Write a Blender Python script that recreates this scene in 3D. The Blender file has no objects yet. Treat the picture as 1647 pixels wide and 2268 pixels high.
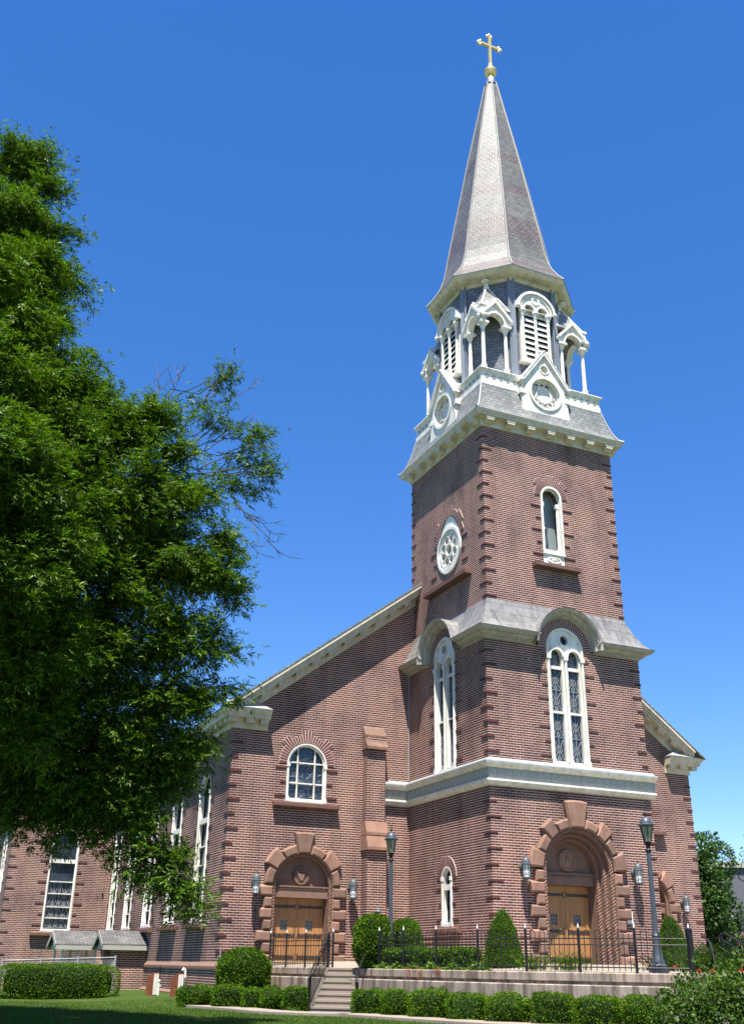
import bpy, math, random
import numpy as np
from mathutils import Vector, Matrix
from mathutils.geometry import tessellate_polygon
random.seed(7); rng = np.random.default_rng(11)
S = bpy.context.scene; COL = S.collection
rad = math.radians; PI = math.pi; sin, cos = math.sin, math.cos

# ------------------------------------------------------------------ camera
CAM = Vector((-17.3628, -35.1801, 1.9664)); YAW, PITCH, ROLL = -0.4193, 0.4162, 0.0164; FPX = 2276.25
_fw = Vector((-sin(YAW)*cos(PITCH), cos(YAW)*cos(PITCH), sin(PITCH)))
_r0 = Vector((cos(YAW), sin(YAW), 0)); _u0 = _r0.cross(_fw)
_R = cos(ROLL)*_r0 + sin(ROLL)*_u0; _U = -sin(ROLL)*_r0 + cos(ROLL)*_u0
cd = bpy.data.cameras.new('camera'); cam = bpy.data.objects.new('camera', cd); COL.objects.link(cam)
cd.sensor_fit = 'HORIZONTAL'; cd.sensor_width = 36; cd.lens = 36*FPX/1647.0
cd.clip_start = .1; cd.clip_end = 4000
m = Matrix((( _R.x, _U.x, -_fw.x, CAM.x), (_R.y, _U.y, -_fw.y, CAM.y), (_R.z, _U.z, -_fw.z, CAM.z), (0, 0, 0, 1)))
cam.matrix_world = m; S.camera = cam
def at(u, v, d):
    """world point on a sight line of the survey photo, d metres deep"""
    return CAM + d*(_fw + _R*((u-823.5)/FPX) - _U*((v-1134)/FPX))

# ------------------------------------------------------------------ light
SUN_EL, SUN_AZ = rad(69), rad(28)          # azimuth measured from the facade's normal towards -X
sdir = Vector((-sin(SUN_AZ)*cos(SUN_EL), -cos(SUN_AZ)*cos(SUN_EL), sin(SUN_EL)))
w = bpy.data.worlds.new('World'); S.world = w; w.use_nodes = True
nt = w.node_tree; bg = nt.nodes['Background']
sky = nt.nodes.new('ShaderNodeTexSky'); sky.sky_type = 'NISHITA'; sky.sun_disc = False
sky.sun_elevation = SUN_EL; sky.sun_rotation = math.atan2(sdir.x, sdir.y)
sky.air_density = 0.92; sky.dust_density = 0.0; sky.ozone_density = 5.0; sky.altitude = 100
hs = nt.nodes.new('ShaderNodeHueSaturation'); hs.inputs['Saturation'].default_value = 1.38; hs.inputs['Hue'].default_value = .512
ga = nt.nodes.new('ShaderNodeGamma'); ga.inputs['Gamma'].default_value = .82
nt.links.new(sky.outputs[0], ga.inputs['Color']); nt.links.new(ga.outputs[0], hs.inputs['Color']); nt.links.new(hs.outputs[0], bg.inputs[0]); bg.inputs[1].default_value = 0.12
sl = bpy.data.lights.new('sun', 'SUN'); sl.energy = 5.0; sl.angle = rad(.5); sl.color = (1, .95, .88)
so = bpy.data.objects.new('sun', sl); COL.objects.link(so); so.rotation_euler = sdir.to_track_quat('Z', 'Y').to_euler()
so.location = (-30, -50, 80)
S.view_settings.view_transform = 'Standard'; S.view_settings.look = 'None'
S.view_settings.gamma = 1; S.view_settings.exposure = 1.3

# ------------------------------------------------------------------ materials
MATS = {}
class NB:
    def __init__(s, name):
        s.m = bpy.data.materials.new(name); s.m.use_nodes = True; s.t = s.m.node_tree
        s.b = s.t.nodes['Principled BSDF']; MATS[name] = s.m
    def n(s, typ, **kw):
        k = s.t.nodes.new(typ)
        for a, v in kw.items():
            if a.startswith('i_'): k.inputs[a[2:].replace('_', ' ')].default_value = v
            else: setattr(k, a, v)
        return k
    def l(s, a, b): s.t.links.new(a, b)
    def noise(s, scale, detail=4, co='Object', rough=.6, stretch=None):
        c = s.n('ShaderNodeTexCoord'); t = s.n('ShaderNodeTexNoise'); t.inputs['Scale'].default_value = scale
        t.inputs['Detail'].default_value = detail; t.inputs['Roughness'].default_value = rough
        if co == 'World': src = s.n('ShaderNodeNewGeometry').outputs['Position']
        else: src = c.outputs[co]
        if stretch:
            mp = s.n('ShaderNodeMapping'); mp.inputs['Scale'].default_value = stretch; s.l(src, mp.inputs[0]); src = mp.outputs[0]
        s.l(src, t.inputs['Vector']); return t.outputs['Fac']
    def ramp(s, fac, stops):
        r = s.n('ShaderNodeValToRGB'); e = r.color_ramp.elements
        while len(e) < len(stops): e.new(.5)
        for q, (p, c) in zip(e, stops): q.position = p; q.color = (*c, 1) if len(c) == 3 else c
        s.l(fac, r.inputs[0]); return r.outputs[0]
    def mix(s, a, b, fac, mode='MIX'):
        x = s.n('ShaderNodeMix', data_type='RGBA', blend_type=mode)
        for sk, v in ((x.inputs[0], fac), (x.inputs[6], a), (x.inputs[7], b)):
            if hasattr(v, 'links'): s.l(v, sk)
            elif isinstance(v, tuple): sk.default_value = (*v, 1)
            else: sk.default_value = v
        return x.outputs[2]
    def bump(s, h, strength=.3, dist=.02):
        b = s.n('ShaderNodeBump'); b.inputs['Strength'].default_value = strength; b.inputs['Distance'].default_value = dist
        s.l(h, b.inputs['Height']); s.l(b.outputs[0], s.b.inputs['Normal'])
    def set(s, col=None, rough=.6, spec=None, metal=0):
        if col is not None:
            if hasattr(col, 'links'): s.l(col, s.b.inputs['Base Color'])
            else: s.b.inputs['Base Color'].default_value = (*col, 1)
        s.b.inputs['Roughness'].default_value = rough; s.b.inputs['Metallic'].default_value = metal
        if spec is not None: s.b.inputs['Specular IOR Level'].default_value = spec
        return s.m

def brick_mat(name, c1, c2, mort, bw, rh, ms, stain=.45):
    n = NB(name); uv0 = n.n('ShaderNodeUVMap'); uv = n.n('ShaderNodeMapping'); uv.inputs['Scale'].default_value = (2.2,1,1); n.l(uv0.outputs[0], uv.inputs[0])
    b = n.n('ShaderNodeTexBrick'); b.inputs['Scale'].default_value = 1
    b.inputs['Brick Width'].default_value = bw*2.2; b.inputs['Row Height'].default_value = rh
    b.inputs['Mortar Size'].default_value = ms; b.inputs['Mortar Smooth'].default_value = .15; b.inputs['Bias'].default_value = 0
    b.inputs['Color1'].default_value = (*c1, 1); b.inputs['Color2'].default_value = (*c2, 1); b.inputs['Mortar'].default_value = (*mort, 1)
    n.l(uv.outputs[0], b.inputs['Vector'])
    big = n.noise(.55, 5, 'World'); fine = n.noise(9, 3, 'World')
    streak = n.noise(1.0, 4, 'World', .6, (2.2, 2.2, .22))
    c = n.mix(b.outputs['Color'], n.ramp(big, [(.28, (1-stain, 1-stain, 1-stain)), (.5, (1,1,1)), (.72, (1.25, 1.18, 1.1))]), 1.0, 'MULTIPLY')
    c = n.mix(c, n.ramp(streak, [(.32, (.80, .76, .74)), (.55, (1.02, 1.0, .98)), (.75, (1.12, 1.08, 1.04))]), 1.0, 'MULTIPLY')
    c = n.mix(c, n.ramp(fine, [(.3, (.8, .8, .8)), (.7, (1.15, 1.15, 1.15))]), .6, 'MULTIPLY')
    n.set(c, .85, .2)
    iv = n.n('ShaderNodeMath', operation='SUBTRACT'); iv.inputs[0].default_value = 1; n.l(b.outputs['Fac'], iv.inputs[1])
    n.bump(iv.outputs[0], .5, .012); return n.m
brick_mat('brick', (.164, .059, .046), (.075, .030, .026), (.54, .425, .365), .24, .0808, .0125)
def mottled(name, c, var, scale, rough=.8, spec=.25, bump=.2, bscale=None, streak=0.0, dirt=(.6, .55, .5)):
    n = NB(name); f = n.noise(scale, 5, 'World')
    col = n.ramp(f, [(.25, tuple(x*(1-var) for x in c)), (.75, tuple(min(1, x*(1+var)) for x in c))])
    if streak:
        st = n.noise(1.6, 5, 'World', .65, (3, 3, .3))
        col = n.mix(col, n.ramp(st, [(.38, dirt), (.58, (1, 1, 1))]), streak, 'MULTIPLY')
    if name == 'brownstone':
        oi = n.n('ShaderNodeObjectInfo'); col = n.mix(col, n.ramp(oi.outputs['Random'], [(0, (.80, .82, .84)), (1, (1.16, 1.13, 1.1))]), 1.0, 'MULTIPLY')
    n.set(col, rough, spec)
    if bump: n.bump(n.noise(bscale or scale*8, 4, 'World'), bump, .02)
    return n.m
mottled('dark_brick', (.11, .038, .035), .3, 6, .75, .3, .2)
mottled('arch_brick', (.14, .045, .038), .35, 14, .8, .25, .2)
mottled('mortar', (.5, .39, .34), .15, 20)
mottled('brownstone', (.25, .148, .108), .22, 3, .85, .2, .25, 30, .35, (.62, .6, .62))
mottled('brownstone_plain', (.215, .128, .094), .16, 4, .85, .2, .25, 30)
mottled('brown_sill', (.15, .08, .062), .25, 4, .7, .25, .1, 30)
mottled('white_paint', (.78, .76, .70), .07, 2.5, .55, .3, .08, 25, .62, (.66, .62, .52))
mottled('cream_paint', (.62, .565, .45), .10, 3, .55, .3, .05, 25, .45, (.62, .58, .46))
mottled('ring_paint', (.50, .485, .43), .06, 3, .6, .3, 0)
mottled('grey_paint', (.36, .352, .305), .06, 3, .6, .3, .05, 25)
mottled('board_paint', (.17, .20, .235), .08, 3, .6, .3, .05, 25)
mottled('concrete', (.33, .27, .22), .18, 2.5, .9, .15, .2, 30, .9, (.34, .30, .28))
mottled('walk_concrete', (.26, .22, .175), .1, 2, .9, .15, .15, 30)
mottled('iron', (.012, .011, .012), .3, 8, .45, .4, 0)
mottled('post_paint', (.055, .065, .08), .15, 5, .42, .45, 0)
mottled('bark', (.05, .042, .034), .35, 5, .95, .1, .6, 18)
mottled('dead_wood', (.13, .11, .085), .3, 6, .9, .1, .3, 20)
mottled('soil', (.06, .042, .03), .3, 6, .95, .1, .5, 20)
mottled('rust', (.20, .062, .03), .25, 6, .8, .2, .2)
mottled('galvanised', (.30, .30, .295), .1, 6, .5, .4, 0)
mottled('lead', (.24, .235, .22), .12, 4, .6, .3, 0)
mottled('hood_paint', (.45, .42, .36), .1, 3, .6, .3, .05, 25, .5, (.5, .47, .4))
mottled('silver_tip', (.75, .73, .68), .05, 6, .35, .5, 0)
mottled('far_wall', (.12, .12, .135), .08, .5, .8, .2, 0)
mottled('bird_grey', (.16, .17, .19), .2, 20, .8, .2, 0)
mottled('lamp_cap', (.075, .085, .09), .1, 6, .45, .4, 0)

def slate(name, base, rw, rh, bands=(), rough=.42, spec=.6, bandcol=(.136, .106, .088)):
    n = NB(name); uv = n.n('ShaderNodeUVMap')
    b = n.n('ShaderNodeTexBrick'); b.inputs['Scale'].default_value = 1
    b.inputs['Brick Width'].default_value = rw; b.inputs['Row Height'].default_value = rh
    b.inputs['Mortar Size'].default_value = .012; b.inputs['Mortar Smooth'].default_value = .3
    b.inputs['Color1'].default_value = (*[x*1.25 for x in base], 1); b.inputs['Color2'].default_value = (*[x*.8 for x in base], 1)
    b.inputs['Mortar'].default_value = (*[x*.3 for x in base], 1); n.l(uv.outputs[0], b.inputs['Vector'])
    c = b.outputs['Color']
    if bands:
        g = n.n('ShaderNodeNewGeometry'); sx = n.n('ShaderNodeSeparateXYZ'); n.l(g.outputs['Position'], sx.inputs[0])
        b2 = n.n('ShaderNodeTexBrick'); b2.inputs['Scale'].default_value = 1; b2.offset = .5
        b2.inputs['Brick Width'].default_value = rw*1.1; b2.inputs['Row Height'].default_value = rh*1.1
        b2.inputs['Mortar Size'].default_value = .022; b2.inputs['Mortar Smooth'].default_value = .4
        b2.inputs['Color1'].default_value = (*[x*1.2 for x in bandcol], 1); b2.inputs['Color2'].default_value = (*[x*.8 for x in bandcol], 1)
        b2.inputs['Mortar'].default_value = (*[x*.35 for x in bandcol], 1); n.l(uv.outputs[0], b2.inputs['Vector'])
        tot = None
        for lo, hi in bands:
            mr = n.n('ShaderNodeMath', operation='COMPARE'); mr.inputs[1].default_value = (lo+hi)/2; mr.inputs[2].default_value = (hi-lo)/2
            n.l(sx.outputs[2], mr.inputs[0])
            if tot is None: tot = mr.outputs[0]
            else:
                a = n.n('ShaderNodeMath', operation='ADD'); n.l(tot, a.inputs[0]); n.l(mr.outputs[0], a.inputs[1]); tot = a.outputs[0]
        c = n.mix(c, b2.outputs['Color'], tot)
    c = n.mix(c, n.ramp(n.noise(1.2, 5, 'World', .65, (1, 1, .35)), [(.3, (.72, .74, .76)), (.7, (1.2, 1.2, 1.18))]), 1.0, 'MULTIPLY')
    n.set(c, rough, spec)
    rr = n.n('ShaderNodeMapRange'); rr.inputs['To Min'].default_value = rough-.1; rr.inputs['To Max'].default_value = rough+.15
    n.l(n.noise(5, 3, 'World'), rr.inputs['Value']); n.l(rr.outputs[0], n.b.inputs['Roughness'])
    iv = n.n('ShaderNodeMath', operation='SUBTRACT'); iv.inputs[0].default_value = 1; n.l(b.outputs['Fac'], iv.inputs[1])
    n.bump(iv.outputs[0], .3, .006); return n.m
slate('spire_slate', (.136, .128, .104), .24, .155, [(36.05, 36.6), (33.9, 34.5), (31.0, 32.3), (28.85, 29.45)], .40, .8)
slate('roof_slate', (.20, .205, .19), .24, .15, (), .5, .5)
slate('belfry_slate', (.15, .17, .195), .28, .15, (), .55, .4)
slate('shingle', (.12, .115, .11), .3, .14, (), .85, .2)
n = NB('sheet_metal'); uv = n.n('ShaderNodeUVMap')
b = n.n('ShaderNodeTexBrick'); b.inputs['Scale'].default_value = 1; b.inputs['Brick Width'].default_value = .85; b.inputs['Row Height'].default_value = .36
b.inputs['Mortar Size'].default_value = .009; b.inputs['Color1'].default_value = (.215, .208, .196, 1); b.inputs['Color2'].default_value = (.175, .169, .16, 1)
b.inputs['Mortar'].default_value = (.07, .066, .068, 1); n.l(uv.outputs[0], b.inputs['Vector'])
c = n.mix(b.outputs['Color'], n.ramp(n.noise(1.5, 6, 'World', .7, (2.5, 2.5, .5)), [(.36, (.5, .48, .47)), (.55, (1.1, 1.1, 1.1))]), .8, 'MULTIPLY')
n.set(c, .5, .5)
n = NB('oak'); c = n.ramp(n.noise(2.5, 6, 'World', .6, (9, 9, .8)), [(.25, (.28, .13, .045)), (.75, (.50, .25, .088))]); n.set(c, .45, .4); n.bump(n.noise(3, 4, 'World', .6, (14, 14, .8)), .15)
n = NB('strap_iron'); n.set((.075, .05, .035), .5, .5, .3)
n = NB('gold'); n.set((.80, .62, .25), .42, .5, .7)
n = NB('zinc'); n.set((.55, .55, .55), .4, .5, .9)
n = NB('window_glass'); c = n.ramp(n.noise(4, 3, 'World'), [(.3, (.012, .018, .028)), (.7, (.04, .055, .075))]); n.set(c, .12, .6); n.bump(n.noise(3, 3, 'World'), .12, .05)
n = NB('niche_glass'); n.set((.22, .27, .26), .2, .6)
n = NB('leading'); n.set((.26, .28, .29), .55, .4)
n = NB('opal_glass'); n.set((.72, .74, .72), .25, .5); n.b.inputs['Subsurface Weight'].default_value = .0
n = NB('lantern_glass'); n.set((.30, .27, .2), .12, .6)
n = NB('dark'); n.set((.012, .012, .014), .8, .2)  # near-black for the unlit inside behind the belfry louvres
n = NB('plaque'); n.set((.62, .63, .60), .4, .4)

def leaf_mat(name, dark, light, gloss=.35, trans=.35, tcol=None):
    n = NB(name); g = n.n('ShaderNodeNewGeometry')
    big = n.noise(.9, 3, 'World')
    c = n.ramp(g.outputs['Random Per Island'], [(0, dark), (.75, light), (1, tuple(x*1.35 for x in light))])
    c = n.mix(c, n.ramp(big, [(.3, (.75, .8, .8)), (.7, (1.2, 1.15, 1.0))]), 1.0, 'MULTIPLY')
    n.set(c, gloss, .22 if gloss < .6 else .1)
    tr = n.n('ShaderNodeBsdfTranslucent'); t2 = n.mix(c, tcol or (.45, .75, .12), .0)
    mm = n.mix(c, (1.5, 1.7, .6), 1.0, 'MULTIPLY'); n.l(mm, tr.inputs[0])
    ms = n.n('ShaderNodeMixShader'); ms.inputs[0].default_value = trans
    n.l(n.b.outputs[0], ms.inputs[1]); n.l(tr.outputs[0], ms.inputs[2])
    n.l(ms.outputs[0], n.t.nodes['Material Output'].inputs[0]); return n.m
leaf_mat('ash_leaf', (.009, .026, .003), (.098, .180, .012), .5, .24)
leaf_mat('box_leaf', (.022, .060, .003), (.092, .180, .008), .65, .25)
leaf_mat('yew_leaf', (.020, .055, .004), (.080, .150, .009), .65, .22)
leaf_mat('rose_leaf', (.012, .034, .005), (.062, .115, .014), .55, .3)
leaf_mat('far_leaf', (.018, .045, .010), (.055, .105, .025), .45, .3)
leaf_mat('ivy_leaf', (.04, .09, .012), (.12, .22, .03), .45, .3)
leaf_mat('core_shade', (.008, .018, .004), (.014, .030, .006), .8, .0)  # near-black green: the shade inside clipped shrubs put into colour
leaf_mat('rose_petal', (.30, .02, .02), (.5, .06, .05), .5, .2)
leaf_mat('grass_blade', (.030, .068, .007), (.078, .130, .015), .6, .25)
n = NB('lawn'); f = n.noise(.8, 6, 'World'); f2 = n.noise(40, 4, 'World')
c = n.ramp(f, [(.3, (.034, .068, .010)), (.7, (.064, .108, .018))]); c = n.mix(c, n.ramp(f2, [(.3, (.55, .6, .5)), (.7, (1.25, 1.2, 1.1))]), 1.0, 'MULTIPLY'); n.set(c, .9, .15); n.bump(f2, .8, .05)
n = NB('asphalt'); c = n.ramp(n.noise(8, 6, 'World'), [(.3, (.04, .04, .042)), (.7, (.065, .064, .062))]); n.set(c, .9, .2)

# ------------------------------------------------------------------ mesh tools
class MB:
    def __init__(s): s.v = []; s.f = []; s.mi = []; s.cur = 0; s.smooth = False
    def add(s, vs, fs):
        o = len(s.v); s.v += [tuple(p) for p in vs]
        for f in fs: s.f.append(tuple(i+o for i in f)); s.mi.append(s.cur)
    def box(s, x0, x1, y0, y1, z0, z1):
        s.add([(x0,y0,z0),(x1,y0,z0),(x1,y1,z0),(x0,y1,z0),(x0,y0,z1),(x1,y0,z1),(x1,y1,z1),(x0,y1,z1)],
              [(0,3,2,1),(4,5,6,7),(0,1,5,4),(1,2,6,5),(2,3,7,6),(3,0,4,7)])
    def tube(s, pts, r, k=8, cap=True):
        pts = [Vector(p) for p in pts]; n = len(pts); rs = r if hasattr(r, '__len__') else [r]*n
        rings = []; pn = None
        for i, p in enumerate(pts):
            d = (pts[min(i+1, n-1)] - pts[max(i-1, 0)]).normalized()
            if pn is None:
                a = Vector((0,0,1)) if abs(d.z) < .9 else Vector((1,0,0)); pn = d.cross(a).normalized()
            else:
                pn = (pn - d*pn.dot(d))
                pn = pn.normalized() if pn.length > 1e-6 else d.orthogonal().normalized()
            bn = d.cross(pn)
            rings.append([p + rs[i]*(cos(2*PI*j/k)*pn + sin(2*PI*j/k)*bn) for j in range(k)])
        vs = [q for rg in rings for q in rg]; fs = []
        for i in range(n-1):
            for j in range(k):
                fs.append((i*k+j, i*k+(j+1)%k, (i+1)*k+(j+1)%k, (i+1)*k+j))
        if cap: fs += [tuple(range(k-1, -1, -1)), tuple((n-1)*k+j for j in range(k))]
        s.add(vs, fs)
    def lathe(s, c, prof, k=16, rot=0.0, cap=True):
        vs = []; fs = []; n = len(prof)
        for r, z in prof:
            for j in range(k): vs.append((c[0]+r*cos(rot+2*PI*j/k), c[1]+r*sin(rot+2*PI*j/k), c[2]+z))
        for i in range(n-1):
            for j in range(k): fs.append((i*k+j, i*k+(j+1)%k, (i+1)*k+(j+1)%k, (i+1)*k+j))
        if cap: fs += [tuple(range(k-1, -1, -1)), tuple((n-1)*k+j for j in range(k))]
        s.add(vs, fs)
    def ball(s, c, rx, ry=None, rz=None, k=12, m=8):
        ry = ry or rx; rz = rz or rx; vs = []; fs = []
        for i in range(m+1):
            t = PI*i/m
            for j in range(k): vs.append((c[0]+rx*sin(t)*cos(2*PI*j/k), c[1]+ry*sin(t)*sin(2*PI*j/k), c[2]-rz*cos(t)))
        for i in range(m):
            for j in range(k): fs.append((i*k+j, i*k+(j+1)%k, (i+1)*k+(j+1)%k, (i+1)*k+j))
        s.add(vs, fs)
    def build(s, name, mats, parent=None, uv=False, smooth=False):
        me = bpy.data.meshes.new(name); me.from_pydata(s.v, [], s.f)
        mats = mats if isinstance(mats, (list, tuple)) else [mats]
        for q in mats: me.materials.append(MATS[q])
        me.polygons.foreach_set('material_index', s.mi)
        me.validate(); me.update()
        if uv: wall_uv(me)
        if smooth:
            me.polygons.foreach_set('use_smooth', [True]*len(me.polygons))
            try: me.set_sharp_from_angle(angle=rad(38))
            except Exception: pass
        o = bpy.data.objects.new(name, me); COL.objects.link(o)
        if parent is not None: o.parent = parent; o.matrix_parent_inverse = parent.matrix_basis.inverted()
        return o
def wall_uv(me):
    lay = me.uv_layers.new(name='UVMap'); co = me.vertices
    for p in me.polygons:
        nv = p.normal
        if abs(nv.z) > .92: t = Vector((1,0,0)); b_ = Vector((0,1,0))
        else:
            t = Vector((-nv.y, nv.x, 0)).normalized(); b_ = nv.cross(t)
        for li in p.loop_indices:
            q = co[me.loops[li].vertex_index].co
            lay.data[li].uv = (q.dot(t), q.z if abs(nv.z) < .5 else q.dot(b_))
class Fr:
    """a wall's own axes: u to the right as one faces it, z up, n outward"""
    def __init__(s, o, U): s.o = Vector((o[0], o[1], 0)); s.U = Vector((U[0], U[1], 0)).normalized(); s.N = Vector((s.U.y, -s.U.x, 0))
    def p(s, u, z, n=0): q = s.o + s.U*u + s.N*n; return (q.x, q.y, z)
def fbox(mb, fr, u0, u1, z0, z1, n0, n1):
    mb.add([fr.p(u,z,n) for n in (n0,n1) for (u,z) in ((u0,z0),(u1,z0),(u1,z1),(u0,z1))],
           [(0,3,2,1),(4,5,6,7),(0,1,5,4),(1,2,6,5),(2,3,7,6),(3,0,4,7)])
def prism(mb, fr, poly, n0, n1, bev=0, inset=None):
    k = len(poly); vs = [fr.p(u,z,n0) for u,z in poly]
    if not bev:
        vs += [fr.p(u,z,n1) for u,z in poly]; fs = [tuple(range(k-1,-1,-1)), tuple(range(k,2*k))]
        fs += [(i,(i+1)%k,k+(i+1)%k,k+i) for i in range(k)]; mb.add(vs, fs); return
    ins = inset_poly(poly, inset or bev)
    vs += [fr.p(u,z,n1-bev) for u,z in poly] + [fr.p(u,z,n1) for u,z in ins]
    fs = [tuple(range(k-1,-1,-1)), tuple(range(2*k,3*k))]
    for a in (0, k): fs += [(a+i,a+(i+1)%k,a+k+(i+1)%k,a+k+i) for i in range(k)]
    mb.add(vs, fs)
def inset_poly(poly, d):
    k = len(poly); out = []
    area = sum(poly[i][0]*poly[(i+1)%k][1]-poly[(i+1)%k][0]*poly[i][1] for i in range(k)); sg = 1 if area > 0 else -1
    for i in range(k):
        p0, p1, p2 = (Vector(poly[(i+j)%k]) for j in (-1,0,1))
        a = (p1-p0).normalized(); b_ = (p2-p1).normalized()
        na = Vector((-a.y,a.x))*sg; nb = Vector((-b_.y,b_.x))*sg
        h = (na+nb); l2 = h.length_squared
        q = p1 + (h*(2*d/l2) if l2 > .2 else na*d); out.append((q.x,q.y))
    return out
def arch(c, zs, r, zb=None, k=20, rz=None):
    """closed outline: bottom left, bottom right, then the semicircle from right to left"""
    rz = rz or r; pts = [(c+r*cos(PI*i/k), zs+rz*sin(PI*i/k)) for i in range(k+1)]
    return ([(c-r,zb),(c+r,zb)] if zb is not None else []) + pts
def circ(c, z, r, k=24, rz=None): return [(c+r*cos(2*PI*i/k), z+(rz or r)*sin(2*PI*i/k)) for i in range(k)]
def holed(mb, fr, outer, holes, n=0, reveal=0, thick=0):
    """flat face with holes; reveal = depth of the jambs behind it; thick = a slab with a back"""
    loops = [[Vector((u,z,0)) for u,z in lp] for lp in [outer]+holes]
    flat = [p for lp in loops for p in lp]; tris = tessellate_polygon(loops)
    def side(nn, flip):
        fs = []
        for t in tris:
            a,b_,c = (flat[i] for i in t); cr = (b_-a).cross(c-a).z
            if abs(cr) < 1e-9: continue
            t = tuple(t) if cr > 0 else tuple(reversed(t)); fs.append(tuple(reversed(t)) if flip else t)
        mb.add([fr.p(p.x,p.y,nn) for p in flat], fs)
    side(n, False)
    dp = reveal or thick
    if thick: side(n-thick, True)
    if dp:
        for lp in holes + ([outer] if thick else []):
            k = len(lp); vs = [fr.p(u,z,n) for u,z in lp]+[fr.p(u,z,n-dp) for u,z in lp]
            mb.add(vs, [(i,(i+1)%k,k+(i+1)%k,k+i) for i in range(k)])
def ring(mb, fr, outer, inner, n0, n1):
    """frame between two outlines of equal point count"""
    k = len(outer); vs = [fr.p(u,z,n) for n in (n0,n1) for lp in (outer,inner) for u,z in lp]
    fs = []
    for i in range(k):
        j = (i+1)%k
        fs += [(2*k+i,2*k+j,3*k+j,3*k+i),(i,k+i,k+j,j),(i,j,2*k+j,2*k+i),(k+i,3*k+i,3*k+j,k+j)]
    mb.add(vs, fs)
def sweep(mb, path, prof, closed=False):
    """profile (n out, z) carried along a plan path with mitred corners; outward is right of travel"""
    k = len(path); P = [Vector(p) for p in path]; dirs = []
    rows = []
    for i in range(k):
        a = (P[i]-P[i-1]).normalized() if (i > 0 or closed) else None
        b_ = (P[(i+1)%k]-P[i]).normalized() if (i < k-1 or closed) else None
        a = a or b_; b_ = b_ or a
        na = Vector((a.y,-a.x)); nb = Vector((b_.y,-b_.x)); h = na+nb; mv = h*(2/h.length_squared)
        rows.append([(P[i].x+mv.x*n, P[i].y+mv.y*n, z) for n,z in prof])
    q = len(prof); vs = [p for r in rows for p in r]; fs = []
    for i in range(k if closed else k-1):
        j = (i+1)%k
        for t in range(q-1): fs.append((i*q+t, j*q+t, j*q+t+1, i*q+t+1))
    if not closed: fs += [tuple(range(q)), tuple(reversed([(k-1)*q+t for t in range(q)]))]
    mb.add(vs, fs)
def tag(o, label=None, cat=None, group=None, kind=None):
    for k_, v in (('label',label),('category',cat),('group',group),('kind',kind)):
        if v: o[k_] = v
    return o
def empty(name, loc=(0,0,0)):
    o = bpy.data.objects.new(name, None); COL.objects.link(o); o.location = loc; o.empty_display_size = .3; return o
def local(root, o):
    """parent keeping the part's modelled coordinates relative to the thing's base"""
    o.parent = root; return o
def copy_tree(o, parent=None, **kw):
    c = o.copy(); COL.objects.link(c)
    if parent is not None: c.parent = parent
    for ch in list(o.children): copy_tree(ch, c)
    return c

# ------------------------------------------------------------------ numbers
Wt, D, A, I = 6.4, 5.9, 6.9, .265
CX, CY = 3.2, -D+3.2
Q = .485                                                # quoin spacing
TF = Fr((0,-D),(1,0)); TL = Fr((0,0),(0,-1)); TR = Fr((Wt,-D),(0,1))
UF = Fr((0,-D+I),(1,0)); UL = Fr((I,0),(0,-1)); UR = Fr((Wt-I,-D+I),(0,1)); UB = Fr((Wt-I,-D+Wt-I),(-1,0))
FA = Fr((0,0),(1,0)); NV = Fr((-A,0),(0,-1)); NR = Fr((Wt+A,0),(0,1))
TLC = 2.95                                              # window axis on the tower's left face
YT = 19.5; TX0 = -11.8                                  # transept
TA = Fr((0,YT),(1,0)); TS = Fr((TX0,YT),(0,-1))
def ss(a, b_, x): t = min(1, max(0, (x-a)/(b_-a))); return t*t*(3-2*t)
def ground(x, y):
    return .75 + .12*ss(-4,2,x) + .2*ss(-11,-8,x)*ss(-3,2,y)*(1-ss(-2,3,x)) - .30*ss(-14,-34,y)

church = empty('brick_church', (0,-D,.9))
tag(church, 'red brick church with a square corner tower, white belfry and tall grey slate spire', 'church')
def part(mb, name, mats, parent=church, uv=False, smooth=False):
    o = mb.build(name, mats, None, uv, smooth)
    o.parent = parent; o.matrix_parent_inverse = Matrix.Translation(-church.location)
    if parent is not church: o.matrix_parent_inverse = Matrix.Identity(4)
    return o

# ------------------------------------------------------------------ church walls
WHW = .77                                               # half width of the tall windows' openings
DOORS = [(-4.08, 'plain'), (Wt+4.08, 'plain')]
def arch_hole(c, zs, r, zb): return arch(c, zs, r, zb)
mb = MB()
hoodbump = [(CX+1.1*cos(PI*i/20), 12.35+1.1*sin(PI*i/20)) for i in range(21)]
holed(mb, TF, [(0,1.2),(Wt,1.2),(Wt,12.35)]+hoodbump+[(0,12.35)],
      [arch_hole(CX,12.3,WHW,8.2), arch_hole(CX,4.86,1.36,1.75)], 0, .25)
hoodbump2 = [(TLC+1.1*cos(PI*i/20), 12.35+1.1*sin(PI*i/20)) for i in range(21)]
holed(mb, TL, [(0,.6),(D,.6),(D,12.35)]+hoodbump2+[(0,12.35)],
      [arch_hole(TLC,12.3,WHW,8.2), arch_hole(TLC-.03,4.72,.36,3.2)], 0, .25)
fbox(mb, TR, .005, D, .6, 12.35, -.1, 0)
part(mb, 'tower_wall', 'brick', uv=True)
mb = MB()
holed(mb, UF, [(I,13.3),(Wt-I,13.3),(Wt-I,20.8),(I,20.8)], [arch_hole(CX,18.3,.47,15.55)], 0, .5)
def tipped(c, z, r, up):   # circle whose top is drawn up to a point
    pts = []
    for i in range(28):
        a = 2*PI*i/28+PI/2; s_ = max(0, sin(a)); pts.append((c+r*cos(a)*(1-.12*s_**3), z+r*sin(a)+up*s_**3.2))
    return pts
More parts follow.
